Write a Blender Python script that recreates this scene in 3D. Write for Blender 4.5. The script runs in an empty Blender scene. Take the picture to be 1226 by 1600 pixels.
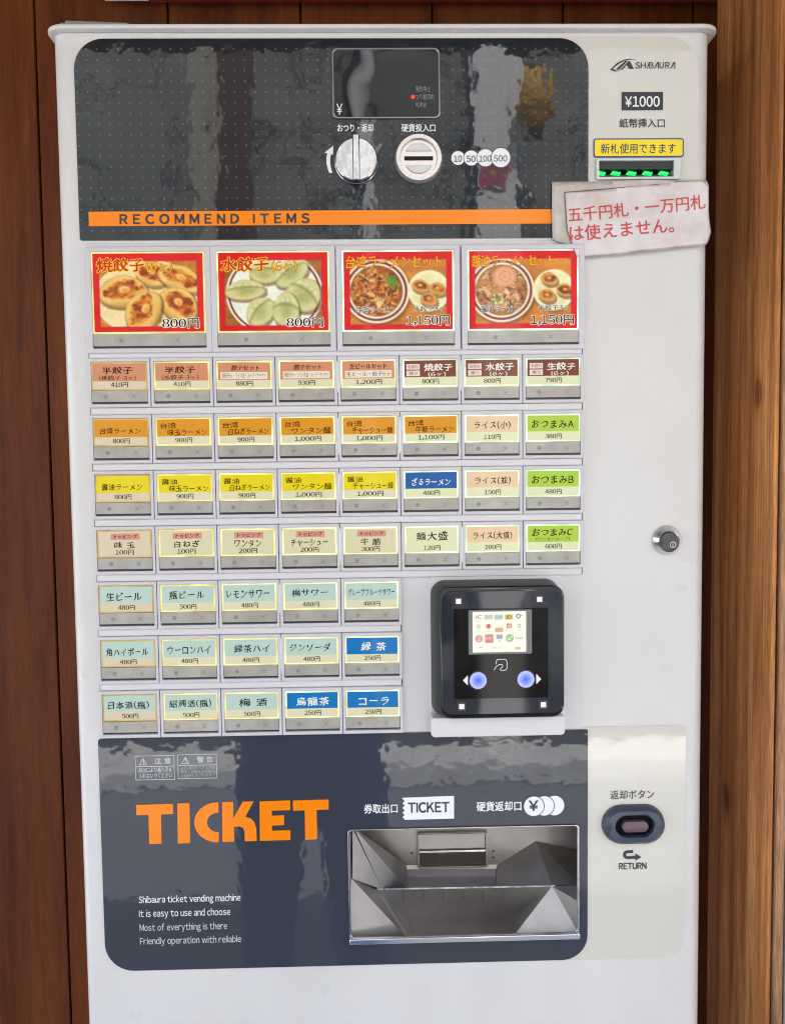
import bpy, bmesh, math, random
import numpy as np
random.seed(7)
rad = math.radians
SC = bpy.context.scene
COL = SC.collection

# ------------------------------------------------------------------ camera
F = 1300.0
OX, OZ = -0.268, 1.545                      # plane fit -> metres, machine centred on X=0, ground at Z=0
CAM = np.array([0.25311 + OX, -0.76058, -0.09309 + OZ])
def _rot(yaw, pitch, roll):
    B = np.array([[1, 0, 0], [0, 0, -1], [0, 1, 0]], float)
    cy, sy, cp, sp, cr, sr = math.cos(yaw), math.sin(yaw), math.cos(pitch), math.sin(pitch), math.cos(roll), math.sin(roll)
    return (np.array([[cr, -sr, 0], [sr, cr, 0], [0, 0, 1]]) @ np.array([[1, 0, 0], [0, cp, -sp], [0, sp, cp]])
            @ np.array([[cy, 0, sy], [0, 1, 0], [-sy, 0, cy]]) @ B)
ROT = _rot(-0.021604, 0.059935, -0.012116)
cam = bpy.data.objects.new('camera', bpy.data.cameras.new('camera'))
COL.objects.link(cam)
cam.data.sensor_fit = 'VERTICAL'
cam.data.sensor_height = 36.0
cam.data.lens = F / 1600.0 * 36.0
cam.data.clip_start, cam.data.clip_end = 0.02, 500
from mathutils import Matrix, Vector
cam.matrix_world = Matrix([[ROT[0][i], -ROT[1][i], -ROT[2][i], CAM[i]] for i in range(3)] + [[0, 0, 0, 1]])
SC.camera = cam

def P(px, py, y=0.0):
    """measured point of the photograph -> world point on the plane at depth y"""
    d = ROT.T @ np.array([(px - 613) / F, (py - 800) / F, 1.0])
    t = (y - CAM[1]) / d[1]
    q = CAM + t * d
    return (float(q[0]), y, float(q[2]))

# ------------------------------------------------------------------ light
EV = 2.76
SUN_EL, SUN_AZ = 63.0, 12.0                 # the sun stands behind the shop: the machine is in open shade
w = bpy.data.worlds.new("World"); SC.world = w; w.use_nodes = True
nt = w.node_tree
sky = nt.nodes.new('ShaderNodeTexSky'); sky.sky_type = 'NISHITA'; sky.sun_disc = False
sky.sun_elevation = rad(SUN_EL); sky.sun_rotation = rad(SUN_AZ)
sky.dust_density = 2.0
bg = nt.nodes['Background']; bg.inputs[1].default_value = 0.15
nt.links.new(sky.outputs[0], bg.inputs[0])
sun = bpy.data.objects.new('sun', bpy.data.lights.new('sun', 'SUN')); COL.objects.link(sun)
sun.data.energy = 3.5; sun.data.angle = rad(0.5); sun.data.color = (1, 0.95, 0.88)
_d = Vector((math.sin(rad(SUN_AZ)) * math.cos(rad(SUN_EL)), math.cos(rad(SUN_AZ)) * math.cos(rad(SUN_EL)), math.sin(rad(SUN_EL))))
sun.rotation_euler = _d.to_track_quat('Z', 'Y').to_euler()
sun.location = (0, 3, 6)
SC.view_settings.view_transform = 'Standard'; SC.view_settings.look = 'None'
SC.view_settings.exposure = EV; SC.view_settings.gamma = 1.0
SC.render.engine = 'CYCLES'
SC.cycles.use_denoising = True
SC.cycles.max_bounces = 8
SC.cycles.filter_width = 1.1
SC.cycles.sample_clamp_indirect = 6.0

# ------------------------------------------------------------------ helpers
def lin(c):
    return tuple((x / 255 / 12.92) if x / 255 <= 0.04045 else ((x / 255 + 0.055) / 1.055) ** 2.4 for x in c)

_m = {}
def mat(name, color, rough=0.5, metal=0.0, emit=None, estr=0.0, spec=0.5, coat=0.0, ior=None, srgb=True):
    key = (name, tuple(color), rough, metal, emit and tuple(emit), estr, coat)
    if key in _m: return _m[key]
    m = bpy.data.materials.new(name); m.use_nodes = True
    b = m.node_tree.nodes['Principled BSDF']
    c = lin(color) if srgb else color
    b.inputs['Base Color'].default_value = (*c, 1)
    b.inputs['Roughness'].default_value = rough
    b.inputs['Metallic'].default_value = metal
    b.inputs['Specular IOR Level'].default_value = spec
    if coat:
        b.inputs['Coat Weight'].default_value = coat; b.inputs['Coat Roughness'].default_value = 0.04
    if ior: b.inputs['IOR'].default_value = ior
    if emit is not None:
        b.inputs['Emission Color'].default_value = (*emit, 1); b.inputs['Emission Strength'].default_value = estr
    _m[key] = m
    return m

def lit(name, c, k=0.62, base=0.35, coat=0.0, rough=0.35):
    """backlit translucent sheet: c is what it shows when its lamp is on"""
    L = lin(c)
    return mat(name, tuple(x * base for x in L), rough, emit=L, estr=k / 2 ** EV, srgb=False, coat=coat, spec=0.22)

def N(m, t, **kw):
    n = m.node_tree.nodes.new(t)
    for k, v in kw.items(): setattr(n, k, v)
    return n
def bsdf(m): return m.node_tree.nodes['Principled BSDF']
def link(m, a, b): m.node_tree.links.new(a, b)
def obj_coords(m, scale=(1, 1, 1)):
    tc = N(m, 'ShaderNodeTexCoord'); mp = N(m, 'ShaderNodeMapping'); mp.inputs['Scale'].default_value = scale
    link(m, tc.outputs['Object'], mp.inputs['Vector']); return mp.outputs['Vector']
def rand_coords(m):
    tc = N(m, 'ShaderNodeTexCoord'); oi = N(m, 'ShaderNodeObjectInfo'); a = N(m, 'ShaderNodeVectorMath', operation='MULTIPLY_ADD')
    link(m, oi.outputs['Random'], a.inputs[0]); a.inputs[1].default_value = (7, 13, 5); link(m, tc.outputs['Object'], a.inputs[2]); return a.outputs[0]
def noise(m, vec, scale, detail=4, rough=0.5, dist=0.0):
    n = N(m, 'ShaderNodeTexNoise'); n.inputs['Scale'].default_value = scale; n.inputs['Detail'].default_value = detail
    n.inputs['Roughness'].default_value = rough; n.inputs['Distortion'].default_value = dist
    link(m, vec, n.inputs['Vector']); return n.outputs['Fac']
def ramp(m, fac, stops):
    r = N(m, 'ShaderNodeValToRGB'); e = r.color_ramp.elements
    while len(e) < len(stops): e.new(0.5)
    for el, (p, c) in zip(e, stops): el.position = p; el.color = (*c, 1)
    link(m, fac, r.inputs['Fac']); return r.outputs['Color']
def bump(m, h, dist, strength=1.0, inputs=('Normal',)):
    b = N(m, 'ShaderNodeBump'); b.inputs['Distance'].default_value = dist; b.inputs['Strength'].default_value = strength
    link(m, h, b.inputs['Height'])
    for i in inputs: link(m, b.outputs['Normal'], bsdf(m).inputs[i])
def mix(m, fac, a, b, mode='MIX'):
    x = N(m, 'ShaderNodeMix', data_type='RGBA', blend_type=mode)
    for s, v in (('A', a), ('B', b)):
        i = [q for q in x.inputs if q.name == s and q.type == 'RGBA'][0]
        if isinstance(v, tuple): i.default_value = (*v, 1)
        else: link(m, v, i)
    f = [q for q in x.inputs if q.name == 'Factor' and q.type == 'VALUE'][0]
    if isinstance(fac, (int, float)): f.default_value = fac
    else: link(m, fac, f)
    return [q for q in x.outputs if q.type == 'RGBA'][0]

class MB:
    def __init__(s): s.v = []; s.f = []; s.mi = []; s.mats = []
    def m(s, material):
        if material not in s.mats: s.mats.append(material)
        return s.mats.index(material)
    def add(s, vs, fs, material):
        o = len(s.v); s.v += [tuple(p) for p in vs]; k = s.m(material)
        for f in fs: s.f.append(tuple(i + o for i in f)); s.mi.append(k)
    def poly(s, pts, material): s.add(pts, [tuple(range(len(pts)))], material)
    def prism(s, outline, y0, y1, material):
        """outline (x,z) CCW seen from the camera; y0 nearer the camera"""
        n = len(outline)
        vs = [(x, y0, z) for x, z in outline] + [(x, y1, z) for x, z in outline]
        fs = [tuple(range(n)), tuple(range(2 * n - 1, n - 1, -1))] + [(i, i + n, (i + 1) % n + n, (i + 1) % n) for i in range(n)]
        s.add(vs, fs, material)
    def loft(s, loops, material, cap0=True, cap1=True):
        n = len(loops[0]); vs = [p for l in loops for p in l]; fs = []
        for k in range(len(loops) - 1):
            for i in range(n):
                j = (i + 1) % n; fs.append((k * n + i, (k + 1) * n + i, (k + 1) * n + j, k * n + j))
        if cap0: fs.append(tuple(range(n)))
        if cap1: fs.append(tuple(range(len(vs) - 1, len(vs) - n - 1, -1)))
        s.add(vs, fs, material)
    def box(s, x0, x1, y0, y1, z0, z1, material):
        s.prism([(x0, z0), (x1, z0), (x1, z1), (x0, z1)], y0, y1, material)
    def ring(s, outer, inner, y0, y1, material):
        n = len(outer)
        vs = [(x, y0, z) for x, z in outer] + [(x, y0, z) for x, z in inner] + [(x, y1, z) for x, z in outer] + [(x, y1, z) for x, z in inner]
        fs = []
        for i in range(n):
            j = (i + 1) % n
            fs += [(i, j, n + j, n + i), (i, 2 * n + i, 2 * n + j, j), (n + i, n + j, 3 * n + j, 3 * n + i), (2 * n + j, 2 * n + i, 3 * n + i, 3 * n + j)]
        s.add(vs, fs, material)
    def build(s, name, parent=None, bevel=0.0, smooth=True, segs=2, fix=False):
        me = bpy.data.meshes.new(name); me.from_pydata(s.v, [], s.f)
        for k in s.mats: me.materials.append(k)
        me.polygons.foreach_set('material_index', s.mi)
        if fix:
            b = bmesh.new(); b.from_mesh(me); bmesh.ops.recalc_face_normals(b, faces=b.faces); b.to_mesh(me); b.free()
        if smooth:
            me.polygons.foreach_set('use_smooth', [True] * len(me.polygons)); me.set_sharp_from_angle(angle=rad(35))
        me.update()
        o = bpy.data.objects.new(name, me); COL.objects.link(o); o.parent = parent
        if bevel:
            bv = o.modifiers.new('bevel', 'BEVEL'); bv.width = bevel; bv.segments = segs; bv.limit_method = 'ANGLE'; bv.angle_limit = rad(40)
        return o

def cut(o, cutters):
    """boolean difference, baked into the mesh"""
    for c in cutters:
        md = o.modifiers.new('cut', 'BOOLEAN'); md.operation = 'DIFFERENCE'; md.solver = 'EXACT'; md.object = c
    me = bpy.data.meshes.new_from_object(o.evaluated_get(bpy.context.evaluated_depsgraph_get()))
    o.modifiers.clear(); o.data = me; me.name = o.name
    me.polygons.foreach_set('use_smooth', [True] * len(me.polygons)); me.set_sharp_from_angle(angle=rad(30))
    for c in cutters: bpy.data.objects.remove(c)

def rr(x0, z0, x1, z1, r, n=10):
    """rounded rectangle, CCW from bottom-left; r = radius or (BL, BR, TR, TL)"""
    if not isinstance(r, tuple): r = (r,) * 4
    out = []
    for (cx, cz, a, q) in ((x0, z0, 180, r[0]), (x1, z0, 270, r[1]), (x1, z1, 0, r[2]), (x0, z1, 90, r[3])):
        if q <= 0: out.append((cx, cz)); continue
        ox = cx + q if a in (180, 90) else cx - q; oz = cz + q if a in (180, 270) else cz - q
        for k in range(n + 1):
            t = rad(a + 90 * k / n); out.append((ox + q * math.cos(t), oz + q * math.sin(t)))
    return out
def circ(cx, cz, r, n=48, a0=0): return [(cx + r * math.cos(a0 + 2 * math.pi * k / n), cz + r * math.sin(a0 + 2 * math.pi * k / n)) for k in range(n)]
def R4(x0, y0, x1, y1, y=0.0):
    """measured pixel box -> (X0, Z0, X1, Z1) upright rectangle on the plane y"""
    xm, ym = (x0 + x1) / 2, (y0 + y1) / 2
    return P(x0, ym, y)[0], P(xm, y1, y)[2], P(x1, ym, y)[0], P(xm, y0, y)[2]

def tag(o, label=None, cat=None, group=None, kind=None):
    if label: o['label'] = label
    if cat: o['category'] = cat
    if group: o['group'] = group
    if kind: o['kind'] = kind
    return o
def empty(name, loc=(0, 0, 0)):
    o = bpy.data.objects.new(name, None); o.location = loc; o.empty_display_size = 0.1; COL.objects.link(o); return o

# ------------------------------------------------------------------ lettering
_tc = bpy.data.curves.new('glyph', 'FONT'); _tc.resolution_u = 3
_to = bpy.data.objects.new('glyph', _tc); COL.objects.link(_to)
_g = {}
def _mesh_of(body):
    _tc.body = body; _to.update_tag()
    dg = bpy.context.evaluated_depsgraph_get(); dg.update()
    me = bpy.data.meshes.new_from_object(_to.evaluated_get(dg))
    if me is None or not len(me.vertices): return np.zeros((0, 2)), []
    v = np.array([p.co[:2] for p in me.vertices]); f = [tuple(p.vertices) if p.normal.z >= 0 else tuple(reversed(p.vertices)) for p in me.polygons]
    bpy.data.meshes.remove(me); return v, f
def glyph(ch):
    if ch in _g: return _g[ch]
    wide = '!' <= ch <= '~' or ch == '¥'
    bars = {'I': ((0, .733),), 'l': ((0, .77),), 'i': ((0, .545), (.66, .77)), '!': ((.21, .733), (0, .10))}.get(ch)
    if bars:                                                  # plain sans-serif stems
        vv = [(x, z) for z0, z1 in bars for x, z in ((.055, z0), (.148, z0), (.148, z1), (.055, z1))]
        nn = [(a, c) for _ in bars for a, c in ((-.7, -.7), (.7, -.7), (.7, .7), (-.7, .7))]
        _g[ch] = (np.array(vv, float), [tuple(range(4 * k, 4 * k + 4)) for k in range(len(bars))], .203, np.array(nn, float) * (1, .2)); return _g[ch]
    v, f = _mesh_of('\uffe5' if ch == '¥' else chr(ord(ch) + 0xFEE0) if wide else ch)
    if len(v) == 0: r = (v, f, 0.30, None)
    else:
        if wide:                                              # proportional spacing for the latin letters
            v = v - np.array([v[:, 0].min() - 0.045, 0]); adv = v[:, 0].max() + 0.045
        else: v2, _ = _mesh_of(ch + ch); adv = v2[:, 0].max() - v[:, 0].max()
        cnt = {}
        for q in f:
            for i in range(len(q)):
                a, b = q[i], q[(i + 1) % len(q)]; cnt[(a, b)] = 1
        nrm = np.zeros_like(v)
        for (a, b) in cnt:
            if (b, a) not in cnt:
                d = v[b] - v[a]; l = np.hypot(*d)
                if l > 1e-9:
                    n = np.array([d[1], -d[0]]) / l; nrm[a] += n; nrm[b] += n
        l = np.hypot(nrm[:, 0], nrm[:, 1]); l[l < 1e-9] = 1; nrm = nrm / l[:, None]
        r = (v, f, adv, nrm)
    _g[ch] = r
    return r
def styled(ch, style, wt, rng):
    v, f, adv, n = glyph(ch)
    if len(v) == 0: return v, f, adv
    if style == 'sans': d = np.full(len(v), wt)
    elif style == 'mincho': d = wt - 0.018 + 0.040 * np.abs(n[:, 0]) ** 1.5
    else:                                            # brush: a broad nib, a little unsteady
        d = wt - 0.016 + 0.040 * np.abs(n[:, 0] * 0.85 + n[:, 1] * 0.5) + 0.006 * np.sin(v[:, 0] * 17 + v[:, 1] * 11)
    v = v + n * d[:, None]
    if style == 'brush':
        a = rng.uniform(-0.05, 0.03); c = np.array([adv / 2, 0.35]); q = v - c
        q = q + np.stack([0.022 * np.sin(q[:, 1] * 5 + rng.uniform(0, 6)), 0.07 * q[:, 0] + 0.018 * np.sin(q[:, 0] * 6 + rng.uniform(0, 6))], 1)
        s = rng.uniform(0.94, 1.05)
        v = c + s * q @ np.array([[math.cos(a), math.sin(a)], [-math.sin(a), math.cos(a)]]) + np.array([0, rng.uniform(-.03, .03)])
    return v, f, adv
def text_into(mb, body, rect, material, y, style='sans', wt=0.0, space=0.0, shear=0.0, outline=None, keep=False, rot=None):
    """fit one line of lettering into rect (X0,Z0,X1,Z1) on the plane y; rot=(fn) maps flat (x,z)->world"""
    rng = random.Random(sum(map(ord, body)) + len(body))
    sets = []; x = 0.0
    for ch in body:
        v, f, adv = styled(ch, style, wt, rng)
        if len(v): sets.append((v + np.array([x, 0]), f, ch))
        x += adv + space
    if not sets: return
    al = np.concatenate([s[0] for s in sets]); lo, hi = al.min(0), al.max(0)
    X0, Z0, X1, Z1 = rect
    sx, sz = (X1 - X0) / (hi[0] - lo[0]), (Z1 - Z0) / max(hi[1] - lo[1], 1e-6)
    if keep: sz = sx; Zm = (Z0 + Z1) / 2; Z0 = Zm - sz * (hi[1] - lo[1]) / 2
    for i, (v, f, ch) in enumerate(sets):
        q = np.stack([X0 + (v[:, 0] - lo[0]) * sx, Z0 + (v[:, 1] - lo[1]) * sz], 1)
        q[:, 0] += shear * (q[:, 1] - Z0)
        mb.add([(a, y, b) if rot is None else rot(a, b, y) for a, b in q], f, material)
    if outline:
        om, ow = outline; x = 0.0; rng = random.Random(sum(map(ord, body)) + len(body))
        for i, ch in enumerate(body):
            v, f, adv = styled(ch, style, wt, rng)
            if len(v):
                n = glyph(ch)[3]; v = v + n * ow + np.array([x, 0])
                q = np.stack([X0 + (v[:, 0] - lo[0]) * sx, Z0 + (v[:, 1] - lo[1]) * sz], 1)
                mb.add([(a, y + 0.00012 + 0.00003 * (i % 2), b) for a, b in q], f, om)
            x += adv + space
def text_px(mb, body, box, material, y, **kw): text_into(mb, body, R4(*box, y), material, y, **kw)

# ------------------------------------------------------------------ materials of the place
def wood(name, dark, mid, light, grain=(14, 14, 0.9), knots=0.0, rough=0.55, spec=0.4, flat=0, fine=0.8):
    m = mat(name, (0.2, 0.1, 0.05), rough, spec=spec, srgb=False)
    tc = N(m, 'ShaderNodeTexCoord'); v0 = tc.outputs['Object']
    mp = N(m, 'ShaderNodeMapping'); mp.inputs['Scale'].default_value = grain; link(m, v0, mp.inputs['Vector']); v = mp.outputs['Vector']
    n1 = noise(m, v, 3.0, 6, 0.62, 0.6); n2 = noise(m, v, 22.0, 4, 0.7)
    c = ramp(m, n1, [(0.30, dark), (0.5, mid), (0.72, light)])
    f2 = ramp(m, n2, [(0.35, (0.5, 0.46, 0.44)), (0.60, (1.12, 1.12, 1.12))])
    c = mix(m, fine, c, f2, 'MULTIPLY')
    mp2 = N(m, 'ShaderNodeMapping'); mp2.inputs['Scale'].default_value = (1, 1, 0.35); link(m, v0, mp2.inputs['Vector'])
    big = noise(m, mp2.outputs['Vector'], 5.0, 3, 0.6)
    c = mix(m, 0.7, c, ramp(m, big, [(0.3, (0.6, 0.55, 0.5)), (0.65, (1.2, 1.2, 1.2))]), 'MULTIPLY')
    n3 = noise(m, v, 60.0, 2, 0.6); c = mix(m, fine * .75, c, ramp(m, n3, [(0.36, (0.55, 0.5, 0.46)), (0.5, (1, 1, 1)), (0.66, (1.25, 1.2, 1.15))]), 'MULTIPLY')
    if knots:
        sp = N(m, 'ShaderNodeSeparateXYZ'); link(m, v0, sp.inputs[0]); cb = N(m, 'ShaderNodeCombineXYZ')
        link(m, sp.outputs[flat], cb.inputs[0]); hz = N(m, 'ShaderNodeMath', operation='MULTIPLY'); hz.inputs[1].default_value = 0.5; link(m, sp.outputs[2], hz.inputs[0]); link(m, hz.outputs[0], cb.inputs[1])
        vo = N(m, 'ShaderNodeTexVoronoi', voronoi_dimensions='2D'); vo.inputs['Scale'].default_value = knots; vo.inputs['Randomness'].default_value = 1.0
        link(m, cb.outputs[0], vo.inputs['Vector'])
        kd = N(m, 'ShaderNodeMath', operation='MULTIPLY_ADD'); kd.inputs[1].default_value = 0.05; link(m, n1, kd.inputs[0]); link(m, vo.outputs['Distance'], kd.inputs[2])
        kc = ramp(m, kd.outputs[0], [(0.035, (0.10, 0.06, 0.04)), (0.05, (0.45, 0.33, 0.25)), (0.06, (0.22, 0.14, 0.10)), (0.085, (0.8, 0.72, 0.66)), (0.13, (1, 1, 1))])
        c = mix(m, 0.85, c, kc, 'MULTIPLY')
    link(m, c, bsdf(m).inputs['Base Color'])
    bump(m, n2, 0.0006, 0.6)
    return m
M_WALL = wood('stained_brown_boards', (0.088, 0.019, 0.0035), (0.135, 0.033, 0.0055), (0.185, 0.051, 0.008), grain=(9, 9, 0.7), knots=2.2, rough=0.5, spec=0.2, fine=0.35)
M_SIDE = wood('oiled_timber', (0.30, 0.100, 0.028), (0.56, 0.23, 0.075), (0.78, 0.41, 0.165), grain=(24, 24, 1.0), knots=7.0, rough=0.55, spec=0.2, flat=1, fine=.55)
M_TRIM = wood('pale_timber', (0.30, 0.14, 0.06), (0.46, 0.25, 0.12), (0.58, 0.36, 0.19), grain=(18, 18, 1.0), knots=7.0)
M_EAVE = mat('brown_soffit', (0.15, 0.075, 0.05), 0.7, srgb=False)

def plain_noise(name, a, b, scale, rough=0.8, bmp=0.0, detail=6):
    m = mat(name, a, rough, srgb=False); v = obj_coords(m)
    n = noise(m, v, scale, detail, 0.6); link(m, ramp(m, n, [(0.35, a), (0.65, b)]), bsdf(m).inputs['Base Color'])
    if bmp: bump(m, n, bmp)
    return m
M_ROAD = plain_noise('asphalt', (0.12, 0.125, 0.135), (0.17, 0.175, 0.185), 30, 0.85, 0.004)
M_PAVE = plain_noise('concrete_paving', (0.26, 0.25, 0.24), (0.36, 0.35, 0.33), 8, 0.85, 0.003)
M_STONE = mat('grey_stone_cladding', (0.2, 0.2, 0.19), 0.8, srgb=False)
def _stone(m):
    v = obj_coords(m, (1.0, 1.0, 1.3)); nv = noise(m, v, 2.5, 4)
    vo = N(m, 'ShaderNodeTexVoronoi', feature='DISTANCE_TO_EDGE'); vo.inputs['Scale'].default_value = 1.6
    vm = N(m, 'ShaderNodeVectorMath', operation='MULTIPLY_ADD'); 
    n2 = N(m, 'ShaderNodeTexNoise'); n2.inputs['Scale'].default_value = 3; link(m, v, n2.inputs['Vector'])
    link(m, n2.outputs['Color'], vm.inputs[0]); vm.inputs[1].default_value = (.5, .5, .5); link(m, v, vm.inputs[2]); link(m, vm.outputs[0], vo.inputs['Vector'])
    c = ramp(m, nv, [(0.3, (0.15, 0.155, 0.15)), (0.7, (0.27, 0.28, 0.265))])
    c = mix(m, 1.0, c, ramp(m, vo.outputs['Distance'], [(0.0, (0.25, 0.25, 0.25)), (0.03, (1, 1, 1))]), 'MULTIPLY')
    link(m, c, bsdf(m).inputs['Base Color'])
_stone(M_STONE)

# ------------------------------------------------------------------ ground and the street behind the viewer
g = MB(); g.box(-30, 30, -30, -0.95, -0.30, -0.10, M_ROAD); tag(g.build('road', smooth=False), kind='structure')
g = MB(); g.box(-30, 30, -0.95, 6, -0.30, 0.0, M_PAVE); tag(g.build('pavement', smooth=False, bevel=0.01), kind='structure')
g = MB(); g.box(-12, 12, -3.43, -3.12, -0.10, 0.02, plain_noise('pale_concrete', (0.48, 0.47, 0.44), (0.62, 0.61, 0.58), 8, 0.85, 0.003)); tag(g.build('kerb', smooth=False, bevel=0.02), kind='structure')

def stone_wall():
    o = MB(); o.box(-7, 7, -3.95, -3.55, -0.15, 4.6, M_STONE); o.box(-7, 7, -3.549, -3.44, -0.15, 0.34, plain_noise('dark_plinth', (0.05, 0.05, 0.05), (0.08, 0.08, 0.078), 6))
    r = o.build('stone_wall', bevel=0.02)
    return tag(r, 'grey stone clad wall across the road, seen mirrored in the dark machine panel', 'wall')
stone_wall()
def across(px, y=-3.5): return CAM[0] + (px - 613) / F * (0.76 - y) + 0.02
def up_across(py, y=-3.5): return CAM[2] + (722 - py) / F * (0.76 - y)
o = MB(); x0, x1 = across(762), across(832); o.box(x0, x1, -3.438, -3.36, 0.03, 4.0, mat('white_render', (0.78, 0.77, 0.74), 0.7, srgb=False))
tag(o.build('white_pillar', bevel=0.02), 'tall white pillar on the wall across the road, mirrored beside the coin display', 'pillar')
o = MB(); x0, x1 = across(384), across(432); o.box(x0, x1, -3.438, -3.38, 0.03, 3.6, mat('maroon_paint', (0.07, 0.022, 0.02), 0.6, srgb=False))
tag(o.build('maroon_post', bevel=0.01), 'dark maroon post on the wall across the road, mirrored left of the display', 'post')
o = MB(); x0, x1 = across(338), across(380); o.box(x0, x1, -3.547, -3.48, 1.9, 3.6, mat('beige_render', (0.36, 0.34, 0.28), 0.7, srgb=False))
tag(o.build('beige_shutter', bevel=0.01), 'beige shutter on the far wall, mirrored beside the maroon post', 'shutter')
o = MB(); x0, x1 = across(592), across(612); o.loft([[((x0 + x1) / 2 + 0.032 * math.cos(a * math.pi / 10), -3.40 + 0.032 * math.sin(a * math.pi / 10), z) for a in range(20)] for z in (0.03, 4.2)], mat('white_pipe_paint', (0.75, 0.73, 0.70), 0.5, srgb=False))
tag(o.build('drain_pipe', fix=True), 'white drain pipe on the wall across the road, mirrored below the coin display', 'pipe')
o = MB(); x0, x1 = across(768), across(815); z0, z1 = up_across(322), up_across(268); o.box(x0, x1, -3.358, -3.345, z0, z1, mat('pink_paper', (0.5, 0.10, 0.18), 0.6, srgb=False)); o.box(x0 + .03, x1 - .02, -3.3449, -3.342, (z0 + z1) / 2, z1 - .02, mat('yellow_paper_print', (0.6, 0.36, 0.05), 0.6, srgb=False))
tag(o.build('pink_poster'), 'small pink and yellow poster on the white pillar across the road', 'poster')
def lantern():
    rt = empty('paper_lantern', (across(856, -3.3), -3.3, up_across(172, -3.3)))
    tag(rt, 'yellow paper lantern hanging by the white pillar across the road', 'lantern')
    mp = mat('yellow_paper', (0.55, 0.30, 0.04), 0.6, srgb=False); mk = mat('black_ring', (0.02, 0.02, 0.02), 0.5, srgb=False)
    prof = []
    for k in range(25):
        t = -1 + 2 * k / 24; prof.append((0.085 * math.sqrt(max(0.12, 1 - t * t * 0.92)) * (1 + 0.02 * (k % 2)), 0.14 * t))
    b = MB(); b.loft([[(r * math.cos(a * math.pi / 12), r * math.sin(a * math.pi / 12), z) for a in range(24)] for r, z in prof], mp); b.build('shade', rt, fix=True)
    for z in (-0.155, 0.14):
        c = MB(); c.loft([[(0.035 * math.cos(a * math.pi / 12), 0.035 * math.sin(a * math.pi / 12), zz) for a in range(24)] for zz in (z, z + 0.015)], mk); c.build('end_ring', rt, fix=True)
    c = MB(); c.box(-0.004, 0.004, -0.24, 0.004, 0.155, 0.163, mk); c.build('bracket', rt)
lantern()

# ------------------------------------------------------------------ the shop front round the machine
YB = 0.36
def back_wall():
    rt = MB(); s0 = P(53, 0, YB)[0]; pitch = (P(469, 0, YB)[0] - s0) / 2
    for k in range(-9, 14):
        x = s0 + k * pitch
        rt.box(x + 0.0012, x + pitch - 0.0012, YB, YB + 0.02, 0.0, 3.2, M_WALL)
    rt.box(s0 - 9 * pitch, s0 + 14 * pitch, YB + 0.008, YB + 0.10, 0.0, 3.2, mat('gap_black', (0.01, 0.006, 0.004), 0.9, srgb=False))
    return tag(rt.build('board_wall', bevel=0.0015), 'dark reddish brown vertical board wall behind the ticket machine', 'wall')
back_wall()
XS = P(1202, 1150, -0.03)[0]
o = MB(); o.box(XS, XS + 0.0042, -0.030, 0.105, 0.0, 2.29, M_SIDE); o.box(XS + 0.0043, XS + 0.035, -0.018, 0.104, 0.0, 2.29, M_SIDE)
tag(o.build('timber_side_wall', bevel=0.0012), 'warm brown timber side wall with knots, right of the ticket machine', 'wall')
o = MB(); o.box(XS + 0.0060, XS + 0.0138, -0.0335, -0.0182, 0.0, 2.28, M_TRIM)
tag(o.build('timber_trim', bevel=0.0012), 'thin pale timber trim strip on the front edge of the side wall', 'trim')
o = MB(); o.box(XS + 0.0165, XS + 0.6, -0.030, -0.0182, 0.0, 2.28, plain_noise('grey_render', (0.2, 0.2, 0.19), (0.27, 0.27, 0.26), 20, 0.8, 0.002)); o.box(XS + 0.0360, XS + 0.6, -0.0180, 0.10, 0.0, 2.28, M_SIDE)
tag(o.build('grey_wall', bevel=0.001), 'rough grey rendered wall at the far right beyond the timber trim', 'wall')
o = MB(); o.box(-4, 4, -0.85, 0.50, 2.30, 2.42, M_EAVE); o.box(-4, 4, -0.89, -0.852, 2.24, 2.44, M_EAVE)
tag(o.build('eave', bevel=0.004), 'dark wooden eave roof over the ticket machine', 'roof')
q = P(236, 4, 0.345); q0 = P(164, 2, 0.345)
sg = empty('shop_sign', (0.3, 0.33, q[2])); tag(sg, 'dark red sign board with a white end above the machine', 'sign')
o = MB(); o.box(q[0] - 0.3, 1.3 - 0.3, 0.005, 0.016, 0.0, 0.28, mat('dark_red_paint', (0.16, 0.012, 0.014), 0.45, srgb=False)); o.build('board', sg, bevel=0.001)
o = MB(); o.box(q0[0] - 0.3, q[0] - 0.302, 0.004, 0.016, 0.002, 0.28, mat('white_paint', (0.7, 0.7, 0.68), 0.45, srgb=False)); o.build('end_panel', sg, bevel=0.001)

# ------------------------------------------------------------------ the photographer, seen only in the reflections
def skin_mesh(name, pts, edges, mats, pick, parent=None, sub=2, loc=(0, 0, 0)):
    me = bpy.data.meshes.new(name); me.from_pydata([p[:3] for p in pts], edges, [])
    o = bpy.data.objects.new(name, me); COL.objects.link(o)
    sk = o.modifiers.new('skin', 'SKIN'); sk.use_smooth_shade = True
    ly = me.skin_vertices[0].data if me.skin_vertices else None
    if ly is None:
        b = bmesh.new(); b.from_mesh(me); b.verts.layers.skin.verify(); b.to_mesh(me); b.free(); ly = me.skin_vertices[0].data
    for i, p in enumerate(pts): ly[i].radius = (p[3], p[4] if len(p) > 4 else p[3])
    ly[0].use_root = True
    sb = o.modifiers.new('sub', 'SUBSURF'); sb.levels = sb.render_levels = sub
    m2 = bpy.data.meshes.new_from_object(o.evaluated_get(bpy.context.evaluated_depsgraph_get())); m2.name = name
    o.modifiers.clear(); o.data = m2
    for k in mats: m2.materials.append(k)
    for p in m2.polygons: p.material_index = pick(p.center); p.use_smooth = True
    o.parent = parent; o.location = loc
    return o
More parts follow.
